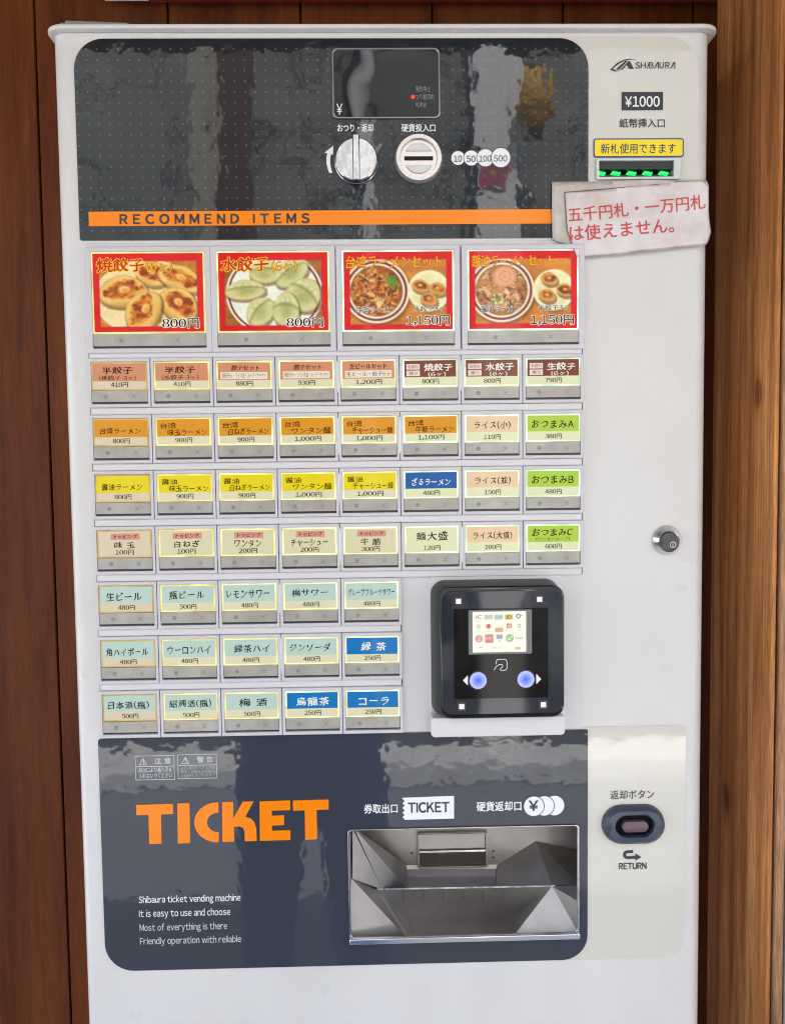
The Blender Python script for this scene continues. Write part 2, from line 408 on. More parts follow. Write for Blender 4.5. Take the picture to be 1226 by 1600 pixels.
def person():
    bx, by = CAM[0] - 0.15, -1.12
    navy = mat('navy_cotton', (0.05, 0.12, 0.34), 0.8, srgb=False); shirt = mat('grey_cotton', (0.30, 0.29, 0.29), 0.85, srgb=False)
    skin = mat('skin', (0.48, 0.28, 0.19), 0.5, srgb=False); shoe = mat('dark_shoe', (0.03, 0.03, 0.03), 0.6, srgb=False)
    pts = [(0, 0, .93, .155, .105), (0, 0, 1.10, .14, .10), (0, .0, 1.28, .165, .105), (0, 0, 1.42, .13, .085), (0, 0, 1.50, .052), (0, .02, 1.58, .07, .085), (0, .015, 1.68, .078, .095), (0, .01, 1.74, .05, .06),
           (-.095, 0, .82, .095), (-.105, .01, .50, .07), (-.11, -.01, .10, .048), (-.115, .13, .035, .045, .032),
           (.095, 0, .82, .095), (.105, .01, .50, .07), (.11, -.01, .10, .048), (.115, .13, .035, .045, .032),
           (-.19, 0, 1.40, .062), (-.24, .06, 1.16, .047), (-.04, .26, 1.34, .034), (.02, .30, 1.36, .036),
           (.19, 0, 1.40, .062), (.29, .07, 1.18, .047), (.25, .26, 1.34, .034), (.22, .30, 1.36, .036)]
    ed = [(0, 1), (1, 2), (2, 3), (3, 4), (4, 5), (5, 6), (6, 7), (0, 8), (8, 9), (9, 10), (10, 11), (0, 12), (12, 13), (13, 14), (14, 15), (3, 16), (16, 17), (17, 18), (18, 19), (3, 20), (20, 21), (21, 22), (22, 23)]
    for hx, s in ((.02, 1), (.22, -1)):
        h = 19 if s == 1 else 23
        for k in range(4):
            i = len(pts); pts += [(hx + s * (.012 + .004 * k), .335 - .004 * k, 1.385 - .018 * k, .009), (hx + s * (.034), .352 - .004 * k, 1.388 - .018 * k, .008)]; ed += [(h, i), (i, i + 1)]
        i = len(pts); pts += [(hx - s * .012, .32, 1.405, .011), (hx - s * .004, .335, 1.425, .009)]; ed += [(h, i), (i, i + 1)]
    def pick(c):
        if c.z < 0.07: return 3
        if c.y > .24 and c.z > 1.1: return 2
        if c.z < .99: return 0
        return 1 if c.z < 1.47 else 2
    o = skin_mesh('person', pts, ed, [navy, shirt, skin, shoe], pick, loc=(bx, by, -0.10))
    tag(o, 'person in navy trousers and grey top, mirrored in the lower panel while taking the photo', 'person')
    hm = MB(); loops = []
    for k in range(9):
        t = k / 8 * 1.5; loops.append([(0.098 * math.cos(t) * math.cos(a) , -0.012 + 0.116 * math.cos(t) * math.sin(a), 1.655 + 0.125 * math.sin(t)) for a in [j * math.pi / 12 for j in range(24)]])
    hm.loft(loops, mat('dark_hair', (0.015, 0.012, 0.01), 0.6, srgb=False)); hm.build('hair', o, fix=True)
person()

# ================================================================== THE TICKET MACHINE
TM = empty('ticket_machine', (0, 0.15, 0))
tag(TM, 'white ticket vending machine with rows of lit menu buttons and dark grey panels', 'ticket machine')
TM_OFF = Vector((0, 0.15, 0))
def part(mb, name, parent=None, label=None, **kw):
    o = mb.build(name, None, **kw)
    o.parent = parent or TM
    if parent is None: o.location = -TM_OFF
    if label: o['label'] = label
    return o

def orange_peel(m, vscale, dist, extra=()):
    v = obj_coords(m); n = noise(m, v, vscale, 2, 0.5)
    bump(m, n, dist, 1.0, ('Normal',) + tuple(extra))
M_WHITE = mat('white_enamel', (0.67, 0.65, 0.645), 0.28, srgb=False); orange_peel(M_WHITE, 60, 0.00005)
_v = obj_coords(M_WHITE, (1, 1, .6)); _n = noise(M_WHITE, _v, 7, 6, .65)
link(M_WHITE, mix(M_WHITE, 1.0, ramp(M_WHITE, _n, [(.32, (0.645, 0.615, 0.585)), (.55, (0.695, 0.668, 0.64))]), ramp(M_WHITE, noise(M_WHITE, _v, 90, 3, .7), [(.24, (.955, .945, .93)), (.36, (1, 1, 1))]), 'MULTIPLY'), bsdf(M_WHITE).inputs['Base Color'])
_r = N(M_WHITE, 'ShaderNodeMapRange'); _r.inputs[3].default_value = .20; _r.inputs[4].default_value = .40; link(M_WHITE, noise(M_WHITE, _v, 12, 4), _r.inputs[0]); link(M_WHITE, _r.outputs[0], bsdf(M_WHITE).inputs['Roughness'])
M_PLATE = mat('white_plastic', (0.68, 0.65, 0.64), 0.4, srgb=False)
M_BEZEL = mat('lilac_white_plastic', (0.61, 0.58, 0.605), 0.42, srgb=False)
M_CREAM = mat('cream_film', (0.66, 0.62, 0.54), 0.05, srgb=False, ior=1.6); orange_peel(M_CREAM, 45, 0.00011)
M_BLACK = mat('black_plastic', (0.010, 0.010, 0.011), 0.25, srgb=False)
M_GAPB = mat('matte_black', (.004, .004, .004), .6, srgb=False, spec=.1)
M_CHROME = mat('chrome', (0.46, 0.45, 0.44), 0.14, 1.0, srgb=False)
orange_peel(M_CHROME, 70, 0.0004)
M_BRIGHT = mat('bright_chrome', (0.78, 0.77, 0.76), 0.16, 1.0, srgb=False)
M_STEEL = mat('galvanised_steel', (0.50, 0.49, 0.48), 0.30, 1.0, srgb=False)
def _steel(m):
    v = obj_coords(m); n = noise(m, v, 14, 5, 0.6)
    link(m, ramp(m, n, [(0.3, (0.40, 0.37, 0.35)), (0.7, (0.60, 0.56, 0.53))]), bsdf(m).inputs['Base Color'])
    mr = N(m, 'ShaderNodeMapRange'); mr.inputs[3].default_value = 0.42; mr.inputs[4].default_value = 0.62
    link(m, n, mr.inputs[0]); link(m, mr.outputs[0], bsdf(m).inputs['Roughness']); bump(m, noise(m, v, 40, 3), 0.0003)
_steel(M_STEEL)
def film(name, base, dots):
    m = mat(name, base, 0.03, srgb=False, ior=1.48)
    b = bsdf(m)
    v = obj_coords(m)
    if dots:
        sp = N(m, 'ShaderNodeSeparateXYZ'); link(m, v, sp.inputs[0])
        acc = []
        for ax, off in ((0, 0.0), (2, 0.0)):
            a = N(m, 'ShaderNodeMath', operation='MULTIPLY'); a.inputs[1].default_value = 1 / 0.0092; link(m, sp.outputs[ax], a.inputs[0])
            fr = N(m, 'ShaderNodeMath', operation='FRACT'); link(m, a.outputs[0], fr.inputs[0])
            s = N(m, 'ShaderNodeMath', operation='SUBTRACT'); s.inputs[1].default_value = 0.5; link(m, fr.outputs[0], s.inputs[0])
            p2 = N(m, 'ShaderNodeMath', operation='MULTIPLY'); link(m, s.outputs[0], p2.inputs[0]); link(m, s.outputs[0], p2.inputs[1]); acc.append(p2)
        ad = N(m, 'ShaderNodeMath', operation='ADD'); link(m, acc[0].outputs[0], ad.inputs[0]); link(m, acc[1].outputs[0], ad.inputs[1])
        c = ramp(m, ad.outputs[0], [(0.006, (0.085, 0.09, 0.092)), (0.012, base)])
        link(m, c, b.inputs['Base Color'])
    n1 = noise(m, v, 44, 2, 0.5); n2 = noise(m, v, 9, 2, 0.5)
    ad = N(m, 'ShaderNodeMath', operation='MULTIPLY_ADD'); ad.inputs[1].default_value = 1.6; link(m, n2, ad.inputs[0]); link(m, n1, ad.inputs[2])
    bump(m, ad.outputs[0], 0.00018)
    return m
M_FILM = film('charcoal_film', (0.018, 0.020, 0.022), True)
M_FILM2 = film('blue_grey_film', (0.043, 0.048, 0.062), False)
M_ORANGE = mat('orange_print', (252, 136, 2), 0.15, spec=.3); orange_peel(M_ORANGE, 40, 0.0001)
M_DARKINK = mat('dark_ink', (48, 48, 52), 0.4)
M_WHITEINK = mat('white_ink', (238, 238, 236), 0.4)
M_BLACKINK = mat('black_ink', (28, 22, 20), 0.5)

# --- cabinet
XL = P(86, 300)[0] * 0.5 + P(128, 1400)[0] * 0.5; XR = P(1107, 500)[0]
ZT = P(613, 43.5, -.0075)[2] - .0003
def plan(x0, x1, y0, y1, r, n=8):
    out = []
    for cx, cy, a in ((x0 + r, y0 + r, 180), (x1 - r, y0 + r, 270)):
        for k in range(n + 1):
            t = rad(a + 90 * k / n); out.append((cx + r * math.cos(t), cy + r * math.sin(t)))
    return out + [(x1, y1), (x0, y1)]
tray = R4(546, 1292, 901.5, 1463)
b = MB(); pl = plan(XL, XR, 0, 0.30, 0.013); b.loft([[(x, y, 0.03) for x, y in pl], [(x, y, ZT) for x, y in pl]], M_WHITE)
cab = b.build('cabinet', fix=True)
c1 = MB(); c1.box(tray[0], tray[2], -0.05, 0.0035, tray[1], tray[3], M_STEEL); c1 = c1.build('cutter')
CAV = (tray[0] - .004, tray[1] - .03, tray[2] + .055, tray[3] + .02)
c3 = MB(); c3.box(CAV[0], CAV[2], 0.003, 0.12, CAV[1], CAV[3], M_STEEL); c3 = c3.build('cutter')
slot = R4(934, 253, 1050, 278)
c2 = MB(); c2.box(slot[0], slot[2], -0.05, 0.03, slot[1], slot[3], M_BLACK); c2 = c2.build('cutter')
cut(cab, [c1, c3, c2]); cab.parent = TM; cab.location = -TM_OFF
for p in cab.data.polygons: p.use_smooth = True
cab.data.set_sharp_from_angle(angle=rad(30))
b = MB()
for (e, z0, z1, r) in ((0.0075, P(613, 43.5, -.0075)[2], P(613, 36.5, -.0075)[2], 0.016),):
    po = plan(XL - 0.004, XR + 0.006, -e, 0.305, r); b.loft([[(x, y, z0) for x, y in po], [(x, y, z1) for x, y in po]], M_WHITE)
part(b, 'top_lip', fix=True, bevel=0.0012, segs=3)
b = MB(); b.box(XL + 0.02, XR - 0.02, 0.02, 0.28, 0, 0.0295, M_BLACK); part(b, 'plinth')
# back plate of the button field
pr = (P(133, 385)[0], P(400, 1147)[2], P(911, 600)[0], P(400, 379)[2])
b = MB(); b.prism(rr(*pr, 0.003), -0.0010, 0.0005, M_PLATE); part(b, 'button_plate', bevel=0.0004)

# --- upper panels
Yf = -0.0008
up = (P(120, 200)[0], P(500, 374)[2], P(918, 200)[0], P(613, 61)[2])
b = MB(); b.prism(rr(*up, (0.002, 0.002, 0.026, 0.026)), Yf - 0.0006, 0.0006, M_FILM); UP = part(b, 'upper_panel', label='charcoal dotted upper panel with an orange stripe')
cr = (up[0] + 0.05, up[1], P(1090, 200)[0], P(1000, 57)[2])
b = MB(); b.prism(rr(cr[0], cr[1], cr[2], cr[3], (0.002, 0.002, 0.03, 0.002)), Yf + 0.0002, 0.0005, M_CREAM); b_ = b.build('cream_panel', fix=True)
c2 = MB(); c2.box(slot[0], slot[2], -0.05, 0.03, slot[1], slot[3], M_BLACK); c2 = c2.build('cutter'); cut(b_, [c2]); b_.parent = TM; b_.location = -TM_OFF
CP = b_; CP['label'] = 'cream upper panel with the note slot'
ys = Yf - 0.0008
b = MB(); st = R4(136, 329.5, 917, 352); b.box(up[0] + 0.0085, up[2], ys, ys + 0.0001, st[1], st[3], M_ORANGE); STR = part(b, 'orange_stripe', UP)
def wide_text(name, parent, items, y, label=None):
    for it in items:                                          # each caption is a part of its own
        b = MB(); text_px(b, it[0], it[1], it[2], y, **(it[3] if len(it) > 3 else {}))
        part(b, name, parent, smooth=False, label=label)
wide_text('lettering', UP, [('RECOMMEND ITEMS', (187, 333.5, 484, 350), M_DARKINK, dict(wt=0.045, space=0.36)),
    ('おつり・返却', (527, 193.5, 583, 206), M_WHITEINK, dict(wt=0.018)), ('硬貨投入口', (627, 193.5, 680, 206), M_WHITEINK, dict(wt=0.018))], ys - 0.0002)
# price coins
b = MB(); yy = ys - 0.0001
for i, (cx, cy, r, t) in enumerate(((715, 248, 10.3, '10'), (735.5, 248, 11.2, '50'), (757.5, 247.7, 12.8, '100'), (781.5, 247.5, 14.3, '500'))):
    c = P(cx, cy); rw = r * 0.000585
    b.poly([(x, yy - 0.00008 * i, z) for x, z in circ(c[0], c[2], rw)], M_DARKINK if False else M_WHITEINK)
    b.poly([(x, yy - 0.00008 * i + 0.00004, z) for x, z in circ(c[0], c[2], rw * 1.09)], mat('charcoal_print', (0.03, 0.032, 0.034), 0.3, srgb=False))
    wd = (0.62 if len(t) == 2 else 0.74) * r
    text_px(b, t, (cx - wd, cy - 5, cx + wd, cy + 5), M_DARKINK, yy - 0.00042, wt=0.012)
part(b, 'coin_label', UP, smooth=False)
# arrow by the knob
ARW = [(113, 495), (75, 525), (87, 528), (83, 550), (84, 575), (90, 598), (97, 615), (109, 612), (103, 592), (100, 570), (100, 550), (103, 531), (112, 535)]
b = MB(); b.poly([P(480 + x * .3589, 50 + y * .3589, ys - .0001) for x, y in ARW], M_WHITEINK)
part(b, 'turn_arrow', UP, smooth=False)

# --- display window
dw = R4(519, 77, 687, 187)
b = MB(); b.ring(rr(*dw, 0.005), rr(dw[0] + .0016, dw[1] + .0016, dw[2] - .0016, dw[3] - .0016, 0.004), -0.0030, -0.0010, mat('dull_silver', (.30, .30, .30), .3, 1.0, srgb=False))
DW = part(b, 'display_window', bevel=0.0005)
M_GLASS = mat('black_glass', (0.006, 0.006, 0.007), 0.02, srgb=False, ior=1.42)
_v = obj_coords(M_GLASS); bump(M_GLASS, noise(M_GLASS, _v, 16, 1), 0.0006)
b = MB(); b.prism(rr(dw[0] + .0014, dw[1] + .0014, dw[2] - .0014, dw[3] - .0014, 0.004), -0.0026, -0.0012, M_GLASS); part(b, 'display_glass', DW)
M_FAINT = mat('grey_ink', (150, 145, 142), 0.5)
wide_text('lettering', DW, [('¥', (525.5, 162, 535, 179), M_WHITEINK, dict(wt=0.004)), ('発売中止', (649, 134.5, 672, 143.5), M_FAINT, dict(wt=0.0)),
    ('つり銭切れ', (649, 146.5, 678.5, 155.5), M_FAINT), ('札中止', (649, 159, 666.5, 168), M_FAINT)], -0.0029)
b = MB(); c = P(645, 151.5, -0.003); b.prism(circ(c[0], c[2], 0.0017, 20), -0.0034, -0.0026, lit('red_lamp_lens', (255, 60, 50), 1.5)); part(b, 'warning_lamp', DW)

# --- change knob and coin slot
def knob():
    c = P(556.5, 249.5, -0.007); R = 0.0190
    b = MB(); L = []
    for (y, r) in ((-0.001, R + 0.0006), (-0.0025, R + 0.0006), (-0.0032, R), (-0.0078, R * 0.985), (-0.0088, R * 0.94)):
        L.append([(x, y, z) for x, z in circ(c[0], c[2], r)])
    b.loft(list(reversed(L)), M_CHROME); k = part(b, 'change_knob', label='chrome change knob with a raised grip bar', fix=True)
    b = MB(); b.prism(rr(c[0] - 0.0032, c[2] - R * 1.05, c[0] + 0.0032, c[2] + R * 1.05, 0.0012, 4), -0.0145, -0.0075, M_CHROME); part(b, 'grip_bar', k, bevel=0.0012, segs=3)
    c = P(653.5, 249.5); R = 0.0215
    b = MB(); b.loft([[(x, y, z) for x, z in circ(c[0], c[2], r)] for y, r in ((-0.003, R * 0.74), (-0.0065, R * 0.78), (-0.0065, R * 0.93), (-0.003, R), (-0.001, R))], mat('satin_white_metal', (0.62, 0.58, 0.56), 0.25, 0.6, srgb=False), cap0=False)
    s = part(b, 'coin_slot', label='round coin slot with a horizontal opening', fix=True)
    b = MB(); b.prism(circ(c[0], c[2], R * 0.745), -0.0032, -0.001, mat('satin_nickel', (0.60, 0.54, 0.50), 0.18, 1.0, srgb=False)); part(b, 'slot_face', s)
    mw = mat('white_button', (0.68, 0.66, 0.65), 0.3, srgb=False)
    for sg in (1, -1):
        pts = []
        for k in range(17):
            t = rad(28 + 124 * k / 16); pts.append((c[0] + R * 0.62 * math.cos(t), c[2] + sg * R * 0.62 * math.sin(t)))
        if sg < 0: pts.reverse()
        b = MB(); b.prism(pts, -0.0045, -0.003, mw); part(b, 'finger_pad', s, bevel=0.0006)
    b = MB(); b.box(c[0] - 0.0128, c[0] + 0.0128, -0.0040, -0.003, c[2] - 0.0016, c[2] + 0.0016, mat('slot_black', (0.002, 0.002, 0.002), 0.8, srgb=False)); part(b, 'slot_opening', s)
knob()

# --- upper cream panel: emblem, price plate, sticker
ym = Yf - 0.0003
b = MB(); M_LOGO = mat('grey_ink_dark', (62, 58, 62), 0.4)
for t, x0, x1, sh in (('SH', 991.8, 1008.3, 0), ('I', 1009.8, 1011.3, .3), ('B', 1013.4, 1020.4, 0), ('U', 1029.6, 1036.6, 0), ('R', 1038.6, 1045.6, 0)): text_px(b, t, (x0, 96.9, x1, 107), M_LOGO, ym, wt=0.018, shear=sh)
for a0 in (1020.8, 1046.4):                                   # the two bar-less A's
    b.poly([P(x, y, ym) for x, y in ((a0, 107), (a0 + 5.2, 96.9), (a0 + 8, 96.9), (a0 + 8, 107), (a0 + 6.3, 107), (a0 + 6.3, 99), (a0 + 2, 107))], M_LOGO)
def z3_(x, y): return (840 + x * .31485, y * .31485)
for q in ([(385, 345), (432, 302), (446, 302), (402, 345)], [(408, 345), (450, 303), (456, 303), (476, 342), (452, 342), (440, 322), (420, 345)],
          [(357, 346), (392, 312), (425, 296), (455, 291), (492, 297), (460, 295), (428, 301), (396, 320), (372, 340), (388, 351), (415, 348), (385, 355)]):
    b.poly([P(*z3_(x, y), ym - (.00003 if len(q) > 10 else 0)) for x, y in q], M_LOGO)
part(b, 'maker_emblem', CP, smooth=False, fix=False)
b = MB(); r = R4(970, 144.5, 1034.5, 173); b.poly([(x, ym, z) for x, z in rr(*r, 0.0006)], M_DARKINK)
text_px(b, '¥1000', (975.5, 150, 1030, 167), M_WHITEINK, ym - 0.0002, wt=0.022); part(b, 'price_plate', CP, smooth=False)
wide_text('lettering', CP, [('紙幣挿入口', (967, 185, 1038, 199.5), M_DARKINK, dict(wt=0.014))], ym)
b = MB(); r = R4(926, 217, 1066.5, 246.5); yk = ym - 0.0003
b.prism(rr(*r, 0.0022), yk, ym + 0.0002, mat('blue_print', (22, 66, 130), 0.3))
b.poly([(x, yk - 0.0001, z) for x, z in rr(r[0] + .0011, r[1] + .0011, r[2] - .0011, r[3] - .0011, 0.0014)], mat('yellow_print', (250, 218, 20), 0.3))
text_px(b, '新札使用できます', (938, 224, 1055, 240), mat('navy_ink', (24, 40, 78), 0.4), yk - 0.0002, wt=0.010)
part(b, 'yellow_sticker', CP, smooth=False)
# note slot
b = MB(); o_ = R4(929, 249, 1061, 282); b.ring(rr(o_[0], o_[1], o_[2], o_[3], 0.002), rr(slot[0], slot[1], slot[2], slot[3], 0.0008), -0.004, -0.0008, mat('clear_white_plastic', (0.62, 0.66, 0.62), 0.2, srgb=False))
BS = part(b, 'note_slot', bevel=0.0007, label='note slot with a row of green lamps')
b = MB(); mk = mat('dark_green_plastic', (0.010, 0.013, 0.011), 0.35, srgb=False)
b.box(slot[0], slot[2], 0.026, 0.0295, slot[1], slot[3], mk)
zs = P(990, 266)[2]; b.box(slot[0] + .0002, slot[2] - .0002, -0.002, 0.025, zs, slot[3] - .0003, mk); part(b, 'slot_visor', BS, bevel=0.0005)
b = MB(); b.box(slot[0] + .0002, slot[2] - .0002, 0.0, 0.025, slot[1] + .0002, P(990, 273)[2], mk); part(b, 'slot_floor', BS)
for px in (938, 961.5, 986, 1011, 1036):
    b = MB(); c = P(px, 270.5, -0.001); b.prism([(c[0] - .0046, c[2] - .0014), (c[0] + .0036, c[2] - .0020), (c[0] + .0046, c[2] + .0006), (c[0] - .0030, c[2] + .0018)], -0.0018, 0.004, lit('green_lamp_lens', (40, 255, 110), 1.3)); part(b, 'green_lamp', BS, bevel=0.0004)

# --- food photographs printed on the large buttons
def vnoise(h, w, cells, rng):
    g_ = rng.random((cells + 2, cells + 2)); yy = np.linspace(0, cells, h); xx = np.linspace(0, cells, w)
    yi, xi = yy.astype(int), xx.astype(int); fy, fx = (yy - yi)[:, None], (xx - xi)[None]; fy = fy * fy * (3 - 2 * fy); fx = fx * fx * (3 - 2 * fx)
    a = g_[yi][:, xi]; b_ = g_[yi][:, xi + 1]; c_ = g_[yi + 1][:, xi]; d_ = g_[yi + 1][:, xi + 1]
    return (a * (1 - fx) + b_ * fx) * (1 - fy) + (c_ * (1 - fx) + d_ * fx) * fy
class Photo:
    W, H = 170, 128
    def __init__(s, seed):
        s.rng = np.random.default_rng(seed); s.y, s.x = np.mgrid[0:s.H, 0:s.W]; s.u = s.x / (s.W - 1); s.v = s.y / (s.H - 1) * 0.737
        s.c = np.zeros((s.H, s.W, 3)); s.n = sum(vnoise(s.H, s.W, k, s.rng) * a for k, a in ((8, .4), (20, .35), (48, .25))) - 0.5
    def blend(s, a, col): a = a[..., None]; s.c = s.c * (1 - a) + np.array(col) * a
    def ell(s, cx, cy, rx, ry, rot=0.0, soft=0.06, wob=0.0):
        t = rad(rot); dx, dy = s.u - cx, s.v - cy; p = (dx * math.cos(t) + dy * math.sin(t)) / rx; q = (-dx * math.sin(t) + dy * math.cos(t)) / ry
        d = np.sqrt(p * p + q * q) + s.n * wob; return np.clip((1 - d) / soft + 0.5, 0, 1), d
    def rect(s, u0, v0, u1, v1, col): s.blend(((s.u >= u0) & (s.u <= u1) & (s.v >= v0) & (s.v <= v1)) * 1.0, col)
    def wood(s): 
        g_ = vnoise(s.H, s.W, 6, s.rng) * .5 + np.sin(s.v * 60 + s.n * 10) * .1; s.c[:] = np.array((205, 140, 72)); s.c *= (0.85 + 0.35 * g_)[..., None]
    def lens(s, cx, cy, rx, ry, rot):
        t = rad(rot); dx, dy = s.u - cx, s.v - cy; p = (dx * math.cos(t) + dy * math.sin(t)) / rx; q = (-dx * math.sin(t) + dy * math.cos(t)) / ry
        d = np.abs(p) ** 1.7 * .9 + np.abs(q + .12 * (1 - p * p)) ** 2 + s.n * .10; return np.clip((1 - d) / .10 + .5, 0, 1), d, p, q
    def gyoza(s, cx, cy, rx, ry, rot, lightc, midc, darkc, fried=True):
        a, d, _, _ = s.lens(cx + .012, cy + .022, rx * 1.07, ry * 1.10, rot); s.blend(a * 0.55, (92, 62, 30))
        a, d, p, q = s.lens(cx, cy, rx, ry, rot); s.blend(a, lightc)
        f = np.sin(s.u * 210 + s.n * 9) * np.sin(s.v * 190 + s.n * 7)
        if fried:
            top = np.clip((.62 - ((p) ** 2 * .8 + (q + .18) ** 2 * 1.5) + s.n * .9) * 3, 0, 1); s.blend(a * top, midc)
            s.blend(a * np.clip(top * (s.n * 3.4 + .32 + f * .12), 0, 1), darkc)
            s.blend(a * np.clip((q - .45) * 2.2, 0, 1) * .55, (168, 120, 62)); s.blend(a * np.clip((d - .80) * 4, 0, 1) * .35, (150, 96, 44))
            b_, _ = s.ell(cx + rx * .05, cy - ry * .22, rx * .24, ry * .22, rot, .5); s.blend(b_ * .9 * a, (244, 214, 150))
            b_, _ = s.ell(cx + rx * .09, cy - ry * .16, rx * .15, ry * .13, rot, .8); s.blend(b_ * .6 * a, midc)
        else:
            s.blend(a * np.clip(.75 - d + s.n, 0, 1) * .9, midc); s.blend(a * np.clip((.5 - d) + s.n * 1.6, 0, 1) * .8, darkc)
            rim = np.exp(-((q + .62 - .25 * p * p) / .16) ** 2) * (0.6 + .4 * np.sin(p * 16)); s.blend(a * np.clip(rim, 0, 1) * .8, (232, 228, 190)); s.blend(a * np.exp(-((q + .40 - .25 * p * p) / .10) ** 2) * .5, (120, 122, 74))
            s.blend(a * np.clip((d - .78) * 4, 0, 1) * .4, (150, 146, 96)); s.blend(a * np.clip(f * s.n * 4, 0, 1) * .10, (246, 246, 222))
    def border(s, col=(196, 22, 38), top=.075, side=.055, bot=.05):
        for (u0, v0, u1, v1) in ((0, 0, 1, top), (0, .737 - bot, 1, 1), (0, 0, side, 1), (1 - side, 0, 1, 1)): s.rect(u0, v0, u1, v1, col)
def photo_fried():
    s = Photo(1); s.wood(); s.blend(s.ell(.5, .42, .50, .36, 0, .03)[0], (238, 222, 180)); s.blend(s.ell(.5, .40, .42, .28, 0, .4)[0] * .5, (232, 205, 140))
    for a in ((.53, .20, .14, .12, 20), (.79, .25, .20, .12, 22), (.27, .37, .21, .15, -4), (.76, .49, .18, .15, 38), (.46, .55, .20, .155, -62)): s.gyoza(*a, (230, 196, 126), (206, 132, 54), (128, 58, 18))
    s.border(); return s
def photo_boiled():
    s = Photo(2); s.wood(); s.c *= .85
    s.blend(s.ell(.51, .385, .445, .40, 0, .015)[0], (236, 236, 222)); s.blend(s.ell(.51, .385, .425, .382, 0, .015)[0], (120, 50, 60)); s.blend(s.ell(.51, .385, .408, .366, 0, .015)[0], (236, 238, 220))
    for a in ((.43, .19, .14, .11, 0), (.67, .20, .16, .115, -35), (.24, .36, .175, .095, -4), (.77, .41, .15, .16, 40), (.385, .56, .14, .12, -50), (.61, .55, .115, .165, 5)): s.gyoza(*a, (214, 208, 160), (190, 186, 126), (146, 152, 96), False)
    s.border(); return s
def bowl(s, cx, cy, r, soup, rim=(240, 232, 214)):
    s.blend(s.ell(cx + .01, cy + .02, r * 1.04, r * 1.02, 0, .08)[0] * .5, (90, 55, 25)); s.blend(s.ell(cx, cy, r, r, 0, .02)[0], rim)
    s.blend(s.ell(cx, cy, r * .93, r * .93, 0, .02)[0], (120, 58, 44)); s.blend(s.ell(cx, cy, r * .86, r * .86, 0, .02)[0], rim); a, _ = s.ell(cx, cy, r * .79, r * .79, 0, .04); s.blend(a, soup); return a
def dish(s, cx, cy, r, spots):
    s.blend(s.ell(cx + .01, cy + .015, r * 1.03, r * 1.03, 0, .1)[0] * .4, (110, 70, 30)); s.blend(s.ell(cx, cy, r, r, 0, .02)[0], (240, 232, 196)); s.blend(s.ell(cx, cy, r * .8, r * .8, 0, .05)[0], (232, 224, 180))
    for x, y in spots: s.gyoza(x, y, .075, .062, 15, (214, 166, 100), (186, 122, 64), (112, 62, 26))
def photo_ramen(kind):
    s = Photo(3 + kind); s.wood(); cx, cy, r = .30, .37, .305
    a = bowl(s, cx, cy, r, (168, 104, 50) if kind == 0 else (186, 140, 84))
    for i in range(230):                                      # noodles, meat, sprouts
        t = s.rng.uniform(0, 6.28); q = r * .76 * math.sqrt(s.rng.uniform(0, 1)); col = [(214, 160, 84), (120, 60, 26), (226, 190, 120), (84, 42, 22), (190, 104, 40), (238, 210, 150)][i % 6]
        if kind == 1: col = [(206, 158, 112), (132, 72, 50), (226, 202, 156), (88, 52, 34), (198, 130, 100), (240, 222, 184)][i % 6]
        big_ = i < 60
        s.blend(s.ell(cx + q * math.cos(t), cy + q * math.sin(t), s.rng.uniform(.03, .07) if big_ else s.rng.uniform(.012, .035), s.rng.uniform(.009, .018) if big_ else s.rng.uniform(.004, .008), s.rng.uniform(0, 180), .6, .3)[0] * .8 * a, col)
    s.blend(a * np.clip(np.sqrt((s.u - cx) ** 2 + (s.v - cy) ** 2) / (r * .79) - .72, 0, 1) * 1.6, (110, 64, 30))
    if kind == 0:
        for k in range(12): s.blend(s.ell(.43 + .008 * k - .03, .27 + .007 * (k % 4), .065, .006, 70 + 5 * (k % 5), .5)[0] * .8 * a, [(72, 128, 48), (120, 168, 70)][k % 2])
        for k in range(5): s.blend(s.ell(.30 + .015 * k, .47, .006, .06, -20 + 12 * k, .5)[0] * .8, (240, 222, 170))
    else:
        m_, d = s.ell(.33, .24, .105, .10, 0, .1, .08); s.blend(m_, (224, 176, 140)); s.blend(m_ * np.clip(np.sin(d * 16) - .2, 0, 1) * .6, (196, 120, 90))
        for k in range(26): s.blend(s.ell(.2 + s.rng.uniform(0, .14), .42 + s.rng.uniform(0, .09), .012, .010, 0, .6)[0] * .9, [(230, 232, 196), (120, 150, 70), (70, 60, 30)][k % 3])
    dish(s, .785, .37, .195, ((.70, .33), (.86, .36), (.78, .46)) if kind == 0 else ((.74, .27), (.885, .38), (.72, .43)))
    s.border(); return s

# --- menu buttons
KF = (0.76058 - 0.0055) / 0.76058                              # the grid was measured on the fronts of the keys
PIT, QR, BW, BH = 0.056 * KF, 0.0506185 * KF, 0.0503965 * KF, 0.0378169 * KF
GX, GZ = CAM[0] + (OX - CAM[0]) * KF, CAM[2] + (OZ - CAM[2]) * KF
YB0 = -0.0065                                                   # front of the bezels
BEZ = {}
def bezel_mesh(w_in, h_in, wx, hz):
    b = MB(); mx = (wx - w_in) / 2; 
    b.ring([(-mx, -h_in - (hz - h_in) / 2), (w_in + mx, -h_in - (hz - h_in) / 2), (w_in + mx, (hz - h_in) / 2), (-mx, (hz - h_in) / 2)],
           [(0.0, -h_in), (w_in, -h_in), (w_in, 0.0), (0.0, 0.0)], YB0, -0.0008, M_BEZEL)
    return b
M_STRIP = mat('smoked_lens', (0.30, 0.28, 0.25), 0.16, srgb=False)
